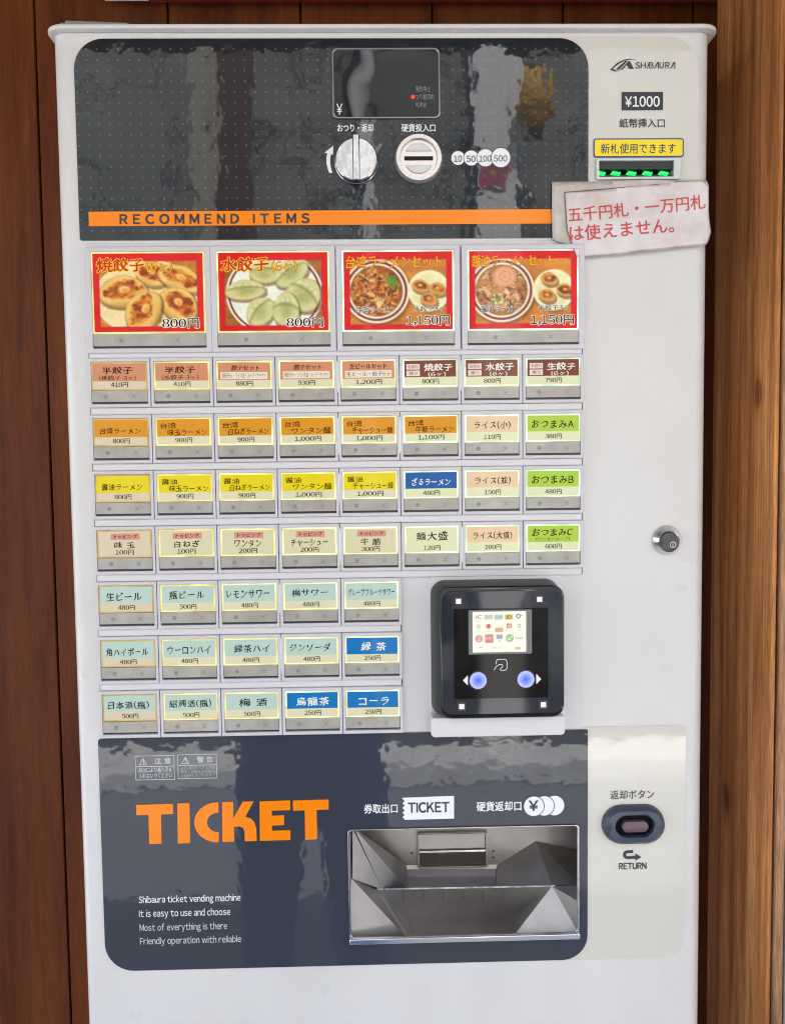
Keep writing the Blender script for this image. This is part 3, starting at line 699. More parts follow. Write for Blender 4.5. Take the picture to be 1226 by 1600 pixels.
_v = rand_coords(M_STRIP); bump(M_STRIP, noise(M_STRIP, _v, 45, 2), 0.0006); link(M_STRIP, ramp(M_STRIP, noise(M_STRIP, _v, 60, 3), [(.3, (.36, .335, .29)), (.7, (.45, .42, .37))]), bsdf(M_STRIP).inputs['Base Color'])
M_MARK = mat('faint_lamp_mark', (0.25, 0.23, 0.205), 0.4, srgb=False)
M_GAP = mat('shadow_gap', (0.05, 0.045, 0.045), 0.5, srgb=False)
M_DARKLENS = mat('dark_lens_edge', (0.06, 0.055, 0.05), 0.3, srgb=False)

def button(x, z, w_, h_, hcard, glow, band, bandh, texts, label, wx, hz, photo=None, low=(232, 226, 196)):
    """x,z: upper-left corner of the clear key; hcard: height of its lit part"""
    b = bezel_mesh(w_, h_, wx, hz)
    o = b.build('menu_button', None, bevel=0.0006); o.parent = TM; o.location = Vector((x, 0, z)) - TM_OFF; o['label'] = label
    def sub(mb, name, **kw):
        q = mb.build(name, o, **kw); return q
    b = MB(); b.box(0.0003, w_ - 0.0003, -0.0052, -0.0012, -hcard, -0.0003, glow)
    sub(b, 'light_plate', bevel=0.0003)
    # status strip: smoked lens, faint marks, dark foot
    st = h_ - hcard; b = MB(); b.box(0.0004, w_ - 0.0004, -0.0056, -0.0012, -h_ + 0.16 * st, -hcard - 0.0004, M_STRIP)
    b.box(0.0002, w_ - 0.0002, -0.0030, -0.0013, -h_ + 0.0002, -h_ + 0.155 * st, M_DARKLENS)
    zc = -hcard - 0.47 * st; rr_ = 0.0020
    b.poly([(px, -0.00566, pz) for px, pz in circ(w_ * .25, zc, rr_, 16)], M_MARK)
    for sg in (1, -1):
        dx, dz, t = 0.0020, 0.0020 * sg, 0.00055
        b.poly([(w_ * .745 - dx - t * sg * .0, -0.00566 - .00002 * sg, zc - dz - t), (w_ * .745 + dx, -0.00566 - .00002 * sg, zc + dz - t), (w_ * .745 + dx, -0.00566 - .00002 * sg, zc + dz + t), (w_ * .745 - dx, -0.00566 - .00002 * sg, zc - dz + t)], M_MARK)
    sub(b, 'status_strip', smooth=False)
    # card
    e = 0.0014 if photo is None else 0.0015
    cx0, cx1, cz1, cz0 = e + .0003, w_ - e - .0003, -e * 1.1, -hcard + e * 0.9
    yc = -0.0056
    jr = random.Random(label); tilt = jr.uniform(-.007, .007)
    if photo is None:
        b = MB(); zb = cz1 + (cz0 - cz1) * bandh
        if bandh > 0: b.box(cx0, cx1, yc, yc + .0003, zb, cz1, lit('lit_card', band, coat=0.25))
        b.box(cx0, cx1, yc + .00002, yc + .0003, cz0, zb, lit('lit_card', low, coat=0.25))
        sub(b, 'menu_card', smooth=False).rotation_euler.y = tilt
    else:
        W, H = Photo.W, Photo.H; me = bpy.data.meshes.new('food_photo')
        vs = [(cx0 + (cx1 - cx0) * i / (W - 1), yc, cz1 + (cz0 - cz1) * j / (H - 1)) for j in range(H) for i in range(W)]
        me.from_pydata(vs, [], [(j * W + i, (j + 1) * W + i, (j + 1) * W + i + 1, j * W + i + 1) for j in range(H - 1) for i in range(W - 1)])
        at = me.color_attributes.new('print', 'FLOAT_COLOR', 'POINT')
        k_ = photo.c; k_ = (k_ + np.roll(k_, 1, 0) + np.roll(k_, 1, 1) + np.roll(k_, -1, 0) + np.roll(k_, -1, 1)) / 5; photo.c = k_ + photo.rng.normal(0, 5, k_.shape[:2])[..., None] + photo.n[..., None] * 26; c = photo.c.mean(2, keepdims=True) * -.22 + photo.c * 1.22; c = np.clip((c - 128) * 1.08 + 122, 0, 255) / 255; c = np.where(c <= .04045, c / 12.92, ((c + .055) / 1.055) ** 2.4)
        at.data.foreach_set('color', np.concatenate([c.reshape(-1, 3), np.ones((W * H, 1))], 1).ravel().astype(np.float32))
        me.materials.append(M_PHOTO); q = bpy.data.objects.new('food_photo', me); COL.objects.link(q); q.parent = o
    if texts:
        pb = [t for t in texts if t[2] is PINK or t[3] is PR]
        for t in pb:
            (u0, v0, u1, v1) = t[1]; b = MB()
            text_into(b, t[0], (cx0 + (cx1 - cx0) * u0, cz1 + (cz0 - cz1) * v1, cx0 + (cx1 - cx0) * u1, cz1 + (cz0 - cz1) * v0), t[2], yc - 0.0003, **t[3]); sub(b, 'price_lettering', smooth=False).rotation_euler.y = tilt if photo is None else 0
        b = MB()
        for t in [t for t in texts if t not in pb]:
            if photo is not None and b.v: sub(b, 'lettering', smooth=False); b = MB()
            body, (u0, v0, u1, v1), m_, kw = t
            X0, X1 = cx0 + (cx1 - cx0) * u0, cx0 + (cx1 - cx0) * u1; Z1, Z0 = cz1 + (cz0 - cz1) * v0, cz1 + (cz0 - cz1) * v1
            if body == '#box':
                b.poly([(X0, yc - kw.get('dy', .00006), Z0), (X1, yc - kw.get('dy', .00006), Z0), (X1, yc - kw.get('dy', .00006), Z1), (X0, yc - kw.get('dy', .00006), Z1)], m_)
            else: text_into(b, body, (X0, Z0, X1, Z1), m_, yc - 0.0003, **kw)
        if b.v: sub(b, 'lettering', smooth=False).rotation_euler.y = tilt if photo is None else 0
    return o
M_PHOTO = mat('printed_photo', (0.3, 0.2, 0.1), 0.3, srgb=False, coat=0.25, spec=.2)
_a = N(M_PHOTO, 'ShaderNodeVertexColor', layer_name='print')
link(M_PHOTO, mix(M_PHOTO, 1.0, _a.outputs[0], (.35, .35, .35), 'MULTIPLY'), bsdf(M_PHOTO).inputs['Base Color'])
link(M_PHOTO, _a.outputs[0], bsdf(M_PHOTO).inputs['Emission Color']); bsdf(M_PHOTO).inputs['Emission Strength'].default_value = 0.62 / 2 ** EV

INK = mat('menu_ink', (34, 16, 8), 0.6, spec=.1); INKB = mat('menu_ink_black', (18, 16, 16), 0.6, spec=.1); INKW = lit('lit_white_print', (250, 246, 236)); PINK = mat('price_ink', (44, 36, 28), 0.6, spec=.1)
GL = [(214, 190, 118), (244, 232, 150), (246, 240, 172), (246, 246, 190), (242, 248, 202), (236, 250, 214), (228, 250, 220), (222, 248, 224)]
GLI = [0.55, 0.85, 0.95, 1.0, 1.05, 1.05, 1.05, 1.05]
SALM, BROWN, ORA, YEL, PEACH, GREEN, BLUE, BLUE2, PALE, CREAM_ = (214, 142, 104), (124, 62, 38), (224, 150, 22), (236, 214, 14), (236, 204, 164), (176, 210, 66), (22, 92, 164), (8, 118, 188), (188, 212, 200), (228, 222, 192)
BR = dict(style='brush')
def price(t): 
    n = len(t); hw = 0.046 * n + (0.02 if ',' in t else 0.02)
    return (t + '円', (0.5 - hw, .735, 0.5 + hw + .01, .945), PINK, dict(style='mincho', wt=.008))
def two(a, b_, p, ink=INK):
    n = len(b_); u0 = .20 if n < 7 else .17
    return [(a, (.06, .13, .36, .37), ink, BR), (b_, (u0, .38, .95, .66), ink, BR), price(p)]
def one(a, p, ink=INK, u=(.08, .90), v=(.20, .56)):
    return [(a, (u[0], v[0], u[1], v[1]), ink, dict(style='brush', wt=0.004, space=.45 if len(a) == 2 else .06)), price(p)]
def paren(a, b_, p): return [(a, (.18, .12, .76, .42), INK, dict(style='brush', wt=.006)), (b_, (.12, .46, .82, .68), INK, dict(style='brush', wt=-.006)), price(p)]
def setm(a, b_, p, u=(.26, .80)):
    wb = lit('lit_card', (238, 226, 204)); s = [(a, (u[0], .10, u[1], .33), INK, dict(style='brush', wt=.008)), ('#box', (.05, .38, .95, .66), wb, {}), (b_, (.08, .42, .92, .61), INK, dict(wt=-.004))]
    return s + [price(p)]
def togo(a, p):
    wb = lit('lit_card', (240, 220, 208)); rb = mat('red_brown_ink', (140, 60, 44), 0.5)
    return [('#box', (.04, .14, .30, .36), wb, {}), ('お持ち', (.07, .18, .27, .32), rb, dict(wt=.012)), ('#box', (.04, .40, .30, .62), wb, {}), ('帰り', (.09, .44, .25, .58), rb, dict(wt=.012)),
            (a, (.38, .12, .93, .44), INKW, dict(style='brush', wt=.012)), ('(6ヶ)', (.46, .47, .80, .66), INKW, dict(style='brush')), price(p)]
def top_(a, p, u):
    return [('#box', (.24, .08, .80, .33), lit('lit_card', (220, 150, 132)), {}), ('トッピング', (.30, .12, .75, .29), INK, dict(style='brush', wt=.006)), (a, (u[0], .40, u[1], .69), INKB, dict(style='brush', wt=.006, space=.4 if len(a) == 2 else .05)),
            (p + '円', (.32, .735, .68, .945), PINK, dict(style='mincho', wt=.008))]
ROWS = [
 [(SALM, .70, paren('半餃子', '(焼餃子 3ヶ)', '410'), 'salmon half portion fried dumpling'), (SALM, .70, paren('半餃子', '(水餃子 3ヶ)', '410'), 'salmon half portion boiled dumpling'),
  (SALM, .70, setm('餃子セット', '焼餃子6ヶ・ライス並・スープ・ザーサイ', '880'), 'salmon dumpling set 880 yen'), (SALM, .70, setm('餃子セット', '焼餃子6ヶ・ライス大盛・スープ・ザーサイ', '930'), 'salmon dumpling set 930 yen'),
  (SALM, .70, setm('生ビールセット', '生ビール・餃子6ヶ', '1,200', (.14, .86)), 'salmon draft beer set'), (BROWN, .66, togo('焼餃子', '800'), 'brown takeaway fried dumpling'), (BROWN, .66, togo('水餃子', '800'), 'brown takeaway boiled dumpling'), (BROWN, .66, togo('生餃子', '790'), 'brown takeaway raw dumpling')],
 [(ORA, .68, one('台湾ラーメン', '800', u=(.10, .88), v=(.30, .58)), 'orange Taiwan ramen'), (ORA, .68, two('台湾', '味玉ラーメン', '900'), 'orange Taiwan egg ramen'), (ORA, .68, two('台湾', '白ねぎラーメン', '900'), 'orange Taiwan leek ramen'), (ORA, .68, two('台湾', 'ワンタン麺', '1,000'), 'orange Taiwan wonton noodle'),
  (ORA, .68, two('台湾', 'チャーシュー麺', '1,000'), 'orange Taiwan roast pork noodle'), (ORA, .68, two('台湾', '牛筋ラーメン', '1,100'), 'orange Taiwan beef tendon ramen'), (PEACH, .64, one('ライス(小)', '110', u=(.16, .86), v=(.20, .52)), 'peach small rice'), (GREEN, .64, one('おつまみA', '380', u=(.08, .90), v=(.18, .52)), 'green snack A')],
 [(YEL, .68, one('醤油ラーメン', '800', u=(.10, .88), v=(.30, .58)), 'yellow soy ramen'), (YEL, .68, two('醤油', '味玉ラーメン', '900'), 'yellow soy egg ramen'), (YEL, .68, two('醤油', '白ねぎラーメン', '900'), 'yellow soy leek ramen'), (YEL, .68, two('醤油', 'ワンタン麺', '1,000'), 'yellow soy wonton noodle'),
  (YEL, .68, two('醤油', 'チャーシュー麺', '1,000'), 'yellow soy roast pork noodle'), (BLUE, .66, one('ざるラーメン', '480', INKW, u=(.12, .88), v=(.22, .54)), 'blue cold ramen'), (PEACH, .64, one('ライス(並)', '150', u=(.16, .86), v=(.20, .52)), 'peach regular rice'), (GREEN, .64, one('おつまみB', '480', u=(.08, .90), v=(.18, .52)), 'green snack B')],
 [(CREAM_, .0, top_('味玉', '100', (.30, .70)), 'cream egg topping'), (CREAM_, .0, top_('白ねぎ', '100', (.26, .76)), 'cream leek topping'), (CREAM_, .0, top_('ワンタン', '200', (.24, .76)), 'cream wonton topping'), (CREAM_, .0, top_('チャーシュー', '200', (.14, .86)), 'cream roast pork topping'),
  (CREAM_, .0, top_('牛筋', '300', (.30, .70)), 'cream beef tendon topping'), (CREAM_, .0, one('麺大盛', '120', INKB, u=(.20, .82), v=(.16, .54)), 'cream large noodle'), (PEACH, .64, one('ライス(大盛)', '200', u=(.12, .88), v=(.20, .52)), 'peach large rice'),
  (GREEN, .66, [('おつまみC', (.08, .10, .88, .42), INK, dict(style='brush', wt=.006)), ('(ワンタンスープ)', (.16, .46, .82, .62), INK, dict(style='brush', wt=-.008)), price('600')], 'green snack C')],
 [(PALE, .68, one('生ビール', '480', INKB, u=(.12, .80), v=(.22, .58)), 'pale draft beer'), (PALE, .68, one('瓶ビール', '500', INKB, u=(.14, .82), v=(.20, .56)), 'pale bottled beer'), (PALE, .68, one('レモンサワー', '480', INKB, u=(.06, .90), v=(.20, .54)), 'pale lemon sour'), (PALE, .68, one('梅サワー', '480', INKB, u=(.14, .84), v=(.20, .52)), 'pale plum sour'), (PALE, .68, one('グレープフルーツサワー', '480', INKB, u=(.04, .96), v=(.22, .54)), 'pale grapefruit sour')],
 [(PALE, .68, one('角ハイボール', '480', INKB, u=(.08, .90), v=(.26, .60)), 'pale highball'), (PALE, .68, one('ウーロンハイ', '480', INKB, u=(.08, .92), v=(.22, .56)), 'pale oolong cocktail'), (PALE, .68, one('緑茶ハイ', '480', INKB, u=(.18, .88), v=(.20, .54)), 'pale green tea cocktail'), (PALE, .68, one('ジンソーダ', '480', INKB, u=(.08, .88), v=(.20, .52)), 'pale gin soda'), (BLUE2, .68, one('緑茶', '250', INKW, u=(.28, .78), v=(.18, .54)), 'blue green tea')],
 [(PALE, .66, one('日本酒(瓶)', '500', INKB, u=(.08, .88), v=(.22, .56)), 'pale sake bottle'), (PALE, .66, one('紹興酒(瓶)', '500', INKB, u=(.08, .90), v=(.20, .54)), 'pale Shaoxing wine bottle'), (PALE, .66, one('梅酒', '500', INKB, u=(.26, .80), v=(.18, .54)), 'pale plum wine'), (BLUE2, .66, one('烏龍茶', '250', INKW, u=(.18, .84), v=(.18, .56)), 'blue oolong tea'), (BLUE2, .66, one('コーラ', '250', INKW, u=(.22, .82), v=(.22, .56)), 'blue cola')],
]
WH = lit('lit_print', (252, 250, 236)); PR = dict(style='mincho', wt=.004, outline=(WH, .055))
GLOW = [lit('backlight_edge', GL[k], 0.95 * GLI[k], 0.5) for k in range(8)]
for k, m_ in enumerate(GLOW):                                   # lamp light is uneven along the edges
    n_ = noise(m_, rand_coords(m_), 55, 2); L_ = np.array(lin(GL[k])); link(m_, ramp(m_, n_, [(.36, tuple(L_ * (.50, .46, .34))), (.60, tuple(L_))]), bsdf(m_).inputs['Emission Color'])
for r, row in enumerate(ROWS):
    for c, (band, bh, tx, lb) in enumerate(row):
        low = (226, 220, 184) if band != CREAM_ else (222, 216, 176)
        if c > 4: low = (228, 230, 186)
        bnd = band
        if c == 0: low = (222, 206, 176)
        button(GX + c * PIT, GZ - r * QR, BW, BH, 0.0252, GLOW[c], bnd, bh, tx, lb + ' button', PIT - 0.0006, QR - 0.0065, low=low)
RED = lit('lit_print', (205, 40, 16)); YLW = lit('lit_print', (252, 206, 60)); YL2 = lit('lit_print', (250, 180, 20)); DRD = lit('lit_print', (160, 40, 10)); WH = lit('lit_print', (252, 250, 236))
def big(zx, zy, items):
    out = []
    for body, (x0, y0, x1, y1), m_, kw in items:
        out.append((body, ((x0 - zx[0]) / (zx[1] - zx[0]), (y0 - zy[0]) / (zy[1] - zy[0]), (x1 - zx[0]) / (zx[1] - zx[0]), (y1 - zy[0]) / (zy[1] - zy[0])), m_, kw))
    return out
BIGS = [(photo_fried(), big((52, 572), (48, 427), [('焼餃子', (70, 68, 295, 140), RED, dict(style='brush', wt=.012, outline=(YLW, .05))), ('(6ヶ)', (306, 84, 428, 142), YL2, dict(style='brush', wt=.004, outline=(DRD, .03))), ('800円', (373, 363, 548, 412), INKB, PR)]), 'red framed fried dumpling photo button'),
        (photo_boiled(), big((660, 1172), (45, 425), [('水餃子', (672, 66, 898, 138), RED, dict(style='brush', wt=.012, outline=(YLW, .05))), ('(6ヶ)', (912, 84, 1028, 142), YL2, dict(style='brush', wt=.004, outline=(DRD, .03))), ('800円', (975, 362, 1148, 410), INKB, PR)]), 'red framed boiled dumpling photo button'),
        (photo_ramen(0), big((62, 560), (40, 418), [('台湾ラーメンセット', (72, 57, 514, 124), YL2, dict(style='brush', wt=.006, outline=(DRD, .03))), ('台湾ラーメン', (112, 302, 300, 338), INKB, dict(style='brush', outline=(WH, .05))), ('半餃子3ヶ', (380, 304, 520, 332), INKB, dict(style='brush', outline=(WH, .05))), ('1,150円', (347, 350, 546, 400), INKB, PR)]), 'red framed Taiwan ramen set photo button'),
        (photo_ramen(1), big((656, 1155), (32, 408), [('醤油ラーメンセット', (668, 50, 1050, 110), YL2, dict(style='brush', wt=.006, outline=(DRD, .03))), ('醤油ラーメン', (708, 292, 888, 330), INKB, dict(style='brush', outline=(WH, .05))), ('半餃子3ヶ', (973, 294, 1116, 322), INKB, dict(style='brush', outline=(WH, .05))), ('1,150円', (940, 342, 1140, 392), INKB, PR)]), 'red framed soy ramen set photo button')]
GLB = [GLOW[1], GLOW[2], GLOW[5], GLOW[7]]
for i, (ph, tx, lb) in enumerate(BIGS):
    button(P(143.5 + 195.4 * i, 466, -.0055)[0], P(520, 391, -.0055)[2], 0.1006, 0.0850, 0.0718, GLB[i], RED, 0, tx, lb, 2 * PIT - 0.0006, 0.0930, photo=ph)
# recessed rails between the rows
for r in range(7):
    z = GZ - r * QR + (QR - BH) / 2; x0 = GX - (PIT - BW) / 2; xe = (GX + 8 * PIT if r <= 4 else GX + 5 * PIT) - (PIT - BW) / 2
    b = MB(); b.box(x0 + .0012, xe - .0012, -0.0040, -0.0008, z - 0.0031, z + 0.0031, M_PLATE); part(b, 'rail_strip', bevel=0.0004)
    for x in (x0 + .0002, xe - .0009): b = MB(); b.box(x, x + .0007, -0.0024, -0.0008, z - 0.0030, z + 0.0030, M_GAP); part(b, 'rail_gap')

M_LEAK = lit('backlight_leak', (236, 255, 240), 1.0, .3)
for k, rs in ((4, (0, 1, 2, 3)), (6, (0, 3)), (3, (4, 5)), (5, (1,))):   # lamp light escaping between two keys
    for r in rs:
        x = GX + k * PIT - (PIT - BW) / 2; z = GZ - r * QR
        b = MB(); b.box(x - .0005, x + .0005, -0.0042, -0.0009, z - BH * (.9 if r % 2 else .75), z - BH * .05, M_LEAK); part(b, 'gap_light')

# --- card reader
def reader():
    sp = R4(670, 899, 876, 1140)
    b = MB(); b.prism(rr(*sp, 0.003), -0.0035, -0.0005, M_PLATE)
    b.prism(rr(P(673, 1140, -.02)[0], P(780, 1150, -.02)[2], P(882, 1140, -.02)[0], P(780, 1120, -.02)[2], (.004, .004, .002, .002)), -0.021, -0.0033, M_PLATE)
    cr_ = part(b, 'card_reader', bevel=0.0008, label='black contactless card reader on a white mounting plate')
    yf = -0.030
    ob = rr(*R4(673, 905, 872, 1117, -.0036), 0.013); oi = rr(*R4(680, 911, 876, 1120, -.02), 0.012); of = rr(*R4(688, 916, 881.5, 1122, yf), 0.011); of2 = rr(*R4(692, 920, 878, 1118, yf), 0.0095)
    mg = mat('grey_black_plastic', (0.014, 0.015, 0.014), 0.38, srgb=False)
    b = MB(); b.loft([[(x, y, z) for x, z in l] for l, y in ((of, yf + .003), (oi, -.020), (ob, -.0034))], mg); part(b, 'housing', cr_, fix=True)
    b = MB(); b.loft([[(x, y, z) for x, z in l] for l, y in ((of2, yf), (of, yf + .0016), (of, yf + .0029))], mat('gloss_black', (0.006, 0.006, 0.007), 0.08, srgb=False)); part(b, 'front_rim', cr_, fix=True)
    mf = mat('slate_gloss', (0.018, 0.022, 0.030), 0.05, srgb=False, ior=1.45); bump(mf, noise(mf, obj_coords(mf), 30, 2), 0.00015)
    y1 = yf - 0.0003; b = MB(); b.prism(rr(*R4(690.5, 924, 877.5, 1115, y1), 0.008), y1, yf + .0005, mf); part(b, 'front_plate', cr_)
    y2 = y1 - 0.0003; b = MB(); b.prism(rr(*R4(709, 950.5, 856, 1091, y2), 0.001), y2, y1 + .0001, mat('black_window', (0.005, 0.004, 0.004), 0.06, srgb=False, spec=.18)); part(b, 'black_window', cr_)
    for (x, y) in ((716, 939.5), (842.5, 936.5), (721, 1104), (848.5, 1101)):
        b = MB(); b.prism(rr(*R4(x - 7, y - 7, x + 7, y + 7, y2), 0.0012), y2, y1 + .0001, M_BLACK); b.prism(rr(*R4(x - 4, y - 4, x + 4, y + 4, y2), 0.0003), y2 - .0002, y2 + .0001, lit('pale_lamp', (236, 226, 226), .8)); part(b, 'corner_lamp', cr_)
    y3 = y2 - 0.0004; b = MB(); b.prism(rr(*R4(731.5, 953, 830.5, 1022, y3), 0.001), y3, y2 + .0001, mat('grey_bezel', (0.17, 0.165, 0.155), 0.4, srgb=False)); part(b, 'screen_bezel', cr_)
    y4 = y3 - 0.0002; b = MB(); b.prism(rr(*R4(738, 955.5, 821.5, 1019, y4), 0.0003), y4, y3 + .0001, lit('lit_screen', (236, 246, 222), .95, .2)); part(b, 'screen', cr_)
    y5 = y4 - 0.0002; b = MB()
    def zp(x, y): return (640 + x * .2284, 880 + y * .2284)
    def pale(c_): return tuple(a_ * .72 + b_ * .28 for a_, b_ in zip(c_, (236, 246, 222)))
    def icon(x0, y0, x1, y1, col, r=0.0):
        a, c = zp(x0, y0), zp(x1, y1); b.poly([(x, y5, z) for x, z in rr(*R4(*a, *c, y5), r, 5)], lit('lit_icon', pale(col), .75, .2))
    def disc(x, y, r, col, dy=0): 
        a = zp(x, y); c = P(*a, y5); b.poly([(px, y5 - dy, pz) for px, pz in circ(c[0], c[2], r * .2284 * .00056, 24)], lit('lit_icon', pale(col), .75, .2))
    def tx(t, x0, y0, x1, y1, col, wt=.01, dy=.0001):
        a, c = zp(x0, y0), zp(x1, y1); text_into(b, t, R4(*a, *c, y5), lit('lit_icon', pale(col), .75, .2), y5 - dy, wt=wt)
    tx('IC', 452, 355, 492, 380, (214, 70, 80), .03); tx('-card-', 448, 390, 488, 402, (120, 110, 110), 0)
    icon(508, 352, 568, 385, (196, 200, 190)); icon(578, 352, 637, 386, (168, 194, 206)); icon(650, 350, 706, 386, (230, 176, 60)); tx('ID', 660, 356, 696, 380, (130, 90, 30), .03)
    disc(740, 362, 18, (96, 130, 190)); disc(740, 362, 9, (236, 246, 222), .0001); tx('+', 756, 350, 772, 366, (70, 110, 180), .04)
    tx('R', 460, 420, 482, 450, (110, 100, 100)); tx('Edy', 455, 458, 488, 472, (150, 140, 140), 0)
    disc(538, 432, 18, (214, 84, 84)); tx('Pay', 520, 456, 556, 472, (150, 170, 130), 0)
    icon(582, 440, 638, 472, (238, 160, 110)); tx('visa', 586, 422, 634, 434, (236, 190, 150), 0); icon(660, 412, 698, 446, (222, 90, 110), .0008); tx('d', 668, 417, 690, 441, (246, 230, 225), .04); tx('Pay', 656, 455, 704, 470, (224, 150, 160), 0)
    tx('R', 740, 416, 760, 444, (110, 100, 100)); tx('Pay', 736, 450, 764, 466, (150, 150, 140), 0)
    disc(473, 517, 28, (232, 150, 160)); tx('J', 466, 500, 480, 534, (250, 226, 226), .03); icon(514, 487, 571, 546, (222, 110, 110), .001); tx('PAY', 520, 502, 565, 524, (246, 210, 205), .03)
    icon(590, 488, 634, 520, (150, 160, 186)); icon(606, 526, 622, 540, (200, 206, 210)); disc(682, 512, 29, (150, 196, 110))
    q = [zp(664, 512), zp(678, 528), zp(702, 500), zp(698, 496), zp(678, 519), zp(668, 508)]
    b.poly([P(*k, y5 - .0001) for k in q], lit('lit_icon', (246, 250, 236), .8, .2)); tx('••••', 722, 506, 774, 518, (150, 150, 140), 0)
    tx('お選びください', 560, 570, 668, 584, (150, 150, 140), 0); tx('••', 476, 570, 498, 580, (150, 150, 140), 0); icon(722, 574, 756, 590, (236, 150, 140))
    part(b, 'screen_icons', cr_, smooth=False)
    # contactless mark
    b = MB(); yk = y2 - .0002; wl = mat('white_print_line', (225, 222, 220), 0.4)
    def stroke(pts, wpx=1.1):
        pts = [np.array(p) for p in pts]
        for i in range(len(pts) - 1):
            d = pts[i + 1] - pts[i]; l = np.hypot(*d); n = np.array([-d[1], d[0]]) / max(l, 1e-6) * wpx / 2; e = d / max(l, 1e-6) * .25
            b.poly([P(*(pts[i] - e + n), yk - .00001 * i), P(*(pts[i + 1] + e + n), yk - .00001 * i), P(*(pts[i + 1] + e - n), yk - .00001 * i), P(*(pts[i] - e - n), yk - .00001 * i)], wl)
    arc = [zp(590, 690), zp(592, 668), zp(600, 659), zp(648, 657), zp(660, 664), zp(664, 680), zp(665, 716), zp(656, 730), zp(640, 733), zp(622, 732)]
    stroke(arc); stroke([zp(576, 730), zp(590, 708), zp(610, 694), zp(630, 692), zp(636, 702), zp(630, 712), zp(614, 730)])
    part(b, 'contactless_mark', cr_, smooth=False)
    for (x, y, t) in ((746.5, 1063, -1), (820.8, 1061, 1)):
        c = P(x, y, y2); b = MB(); b.prism(circ(c[0], c[2], 0.0075, 40), y2 - .0011, y2 + .0001, M_BTN)
        for k in range(8):                                    # lens glowing from its middle to its pale rim
            q = k / 7; cl = tuple(a_ * (1 - q) + b_ * q for a_, b_ in zip((84, 118, 250), (196, 202, 255))); r0, r1 = .0075 * k / 8, .0075 * (k + 1) / 8
            b.ring(circ(c[0], c[2], r1, 40), circ(c[0], c[2], max(r0, .00002), 40), y2 - .00125, y2 - .00105, lit('blue_lit_lens', cl, .85, .2))
        b.ring(circ(c[0], c[2], 0.0086, 40), circ(c[0], c[2], 0.0075, 40), y2 - .0004, y2 + .0001, M_BLACK)
        part(b, 'select_button', cr_, bevel=0.0003)
        b = MB(); xx = (730.5, 722.8) if t < 0 else (837.3, 845); tri = [P(xx[0], y - 8, y2), P(xx[1], y, y2), P(xx[0], y + 8, y2)]
        if t > 0: tri.reverse()
        b.poly([(p[0], y2 - .0002, p[2]) for p in tri], M_WHITEINK); part(b, 'arrow_mark', cr_, smooth=False)
M_BTN = lit('blue_lit_lens', (110, 140, 250), .9, .3)
reader()

# --- lower panels
yl = Yf - 0.0006
lp = (P(159, 1300)[0], P(550, 1507)[2], P(917, 1300)[0], P(550, 1146)[2])
b = MB(); b.prism(rr(*lp, (0.027, 0.024, 0.0015, 0.003)), yl, 0.0006, M_FILM2); LP = b.build('lower_panel', fix=True)
c1 = MB(); c1.box(tray[0], tray[2], -0.05, 0.12, tray[1], tray[3], M_STEEL); c1 = c1.build('cutter'); cut(LP, [c1]); LP.parent = TM; LP.location = -TM_OFF; LP['label'] = 'blue grey lower panel with the ticket tray'
lc = (lp[2] - 0.03, P(1000, 1497)[2], P(1069, 1300)[0], P(1000, 1134)[2])
b = MB(); b.prism(rr(*lc, (0.002, 0.02, 0.005, 0.002)), Yf + 0.0002, 0.0005, M_CREAM); LC = b.build('cream_panel'); c1 = MB(); c1.box(tray[0], tray[2], -0.05, 0.12, tray[1], tray[3], M_STEEL); c1 = c1.build('cutter'); cut(LC, [c1])
LC.parent = TM; LC.location = -TM_OFF; LC['label'] = 'cream lower panel with the return button'
yt = yl - 0.0003
# big orange title
def z6(x, y): return (140 + x * .34258, 1150 + y * .34258)
b = MB()
def shape(pts): b.prism([(P(*z6(x, y))[0], P(*z6(x, y))[2]) for x, y in pts][::-1], yt - 0.0003, yl, M_ORANGE)
shape([(215, 311), (383, 305), (384, 352), (329, 354), (331, 487), (275, 489), (272, 356), (217, 357)])
shape([(403, 304), (458, 302), (461, 484), (405, 486)])
C = [(590, 299)]; cx_, cy_ = 586, 390
for k in range(0, 21): t = rad(-92 - 176 * k / 20); C.append((cx_ + 106 * math.cos(t), cy_ + 91 * math.sin(t)))
C += [(591, 480), (591, 434)]
for k in range(0, 13): t = rad(88 + 184 * k / 12); C.append((cx_ + 48 * math.cos(t), cy_ + 44 * math.sin(t)))
C += [(590, 347)]; shape(C)
K = [(606, 298), (657, 297), (657, 372), (700, 296), (750, 294)]
K += [(712, 365), (736, 372), (753, 390), (762, 418), (764, 474), (710, 476), (708, 430), (700, 414), (684, 408), (660, 410), (661, 478), (608, 479)]; shape(K)
shape([(777, 295), (915, 290), (916, 334), (832, 337), (832, 360), (888, 358), (888, 402), (833, 404), (833, 428), (917, 426), (917, 470), (778, 474)])
shape([(928, 291), (1090, 286), (1091, 331), (1036, 333), (1038, 466), (984, 469), (982, 335), (929, 337)])
part(b, 'title_lettering', LP, smooth=False, fix=True)
M_GREYINK = mat('light_grey_ink', (200, 205, 210), 0.4)
wide_text('lettering', LP, [('Shibaura ticket vending machine', (217, 1398.5, 376, 1412.5), M_WHITEINK, dict(wt=.012)), ('It is easy to use and choose', (217.5, 1420, 360, 1434.5), M_WHITEINK, dict(wt=.006)),
    ('Most of everything is there', (218.5, 1442, 355, 1456.5), M_GREYINK, dict(wt=.006)), ('Friendly operation with reliable', (219, 1463, 377, 1477), M_GREYINK, dict(wt=.006)),
    ('券取出口', (568.5, 1256, 621, 1271), M_WHITEINK, dict(wt=.022)), ('硬貨返却口', (744, 1252, 814, 1267.5), M_WHITEINK, dict(wt=.022))], yt)
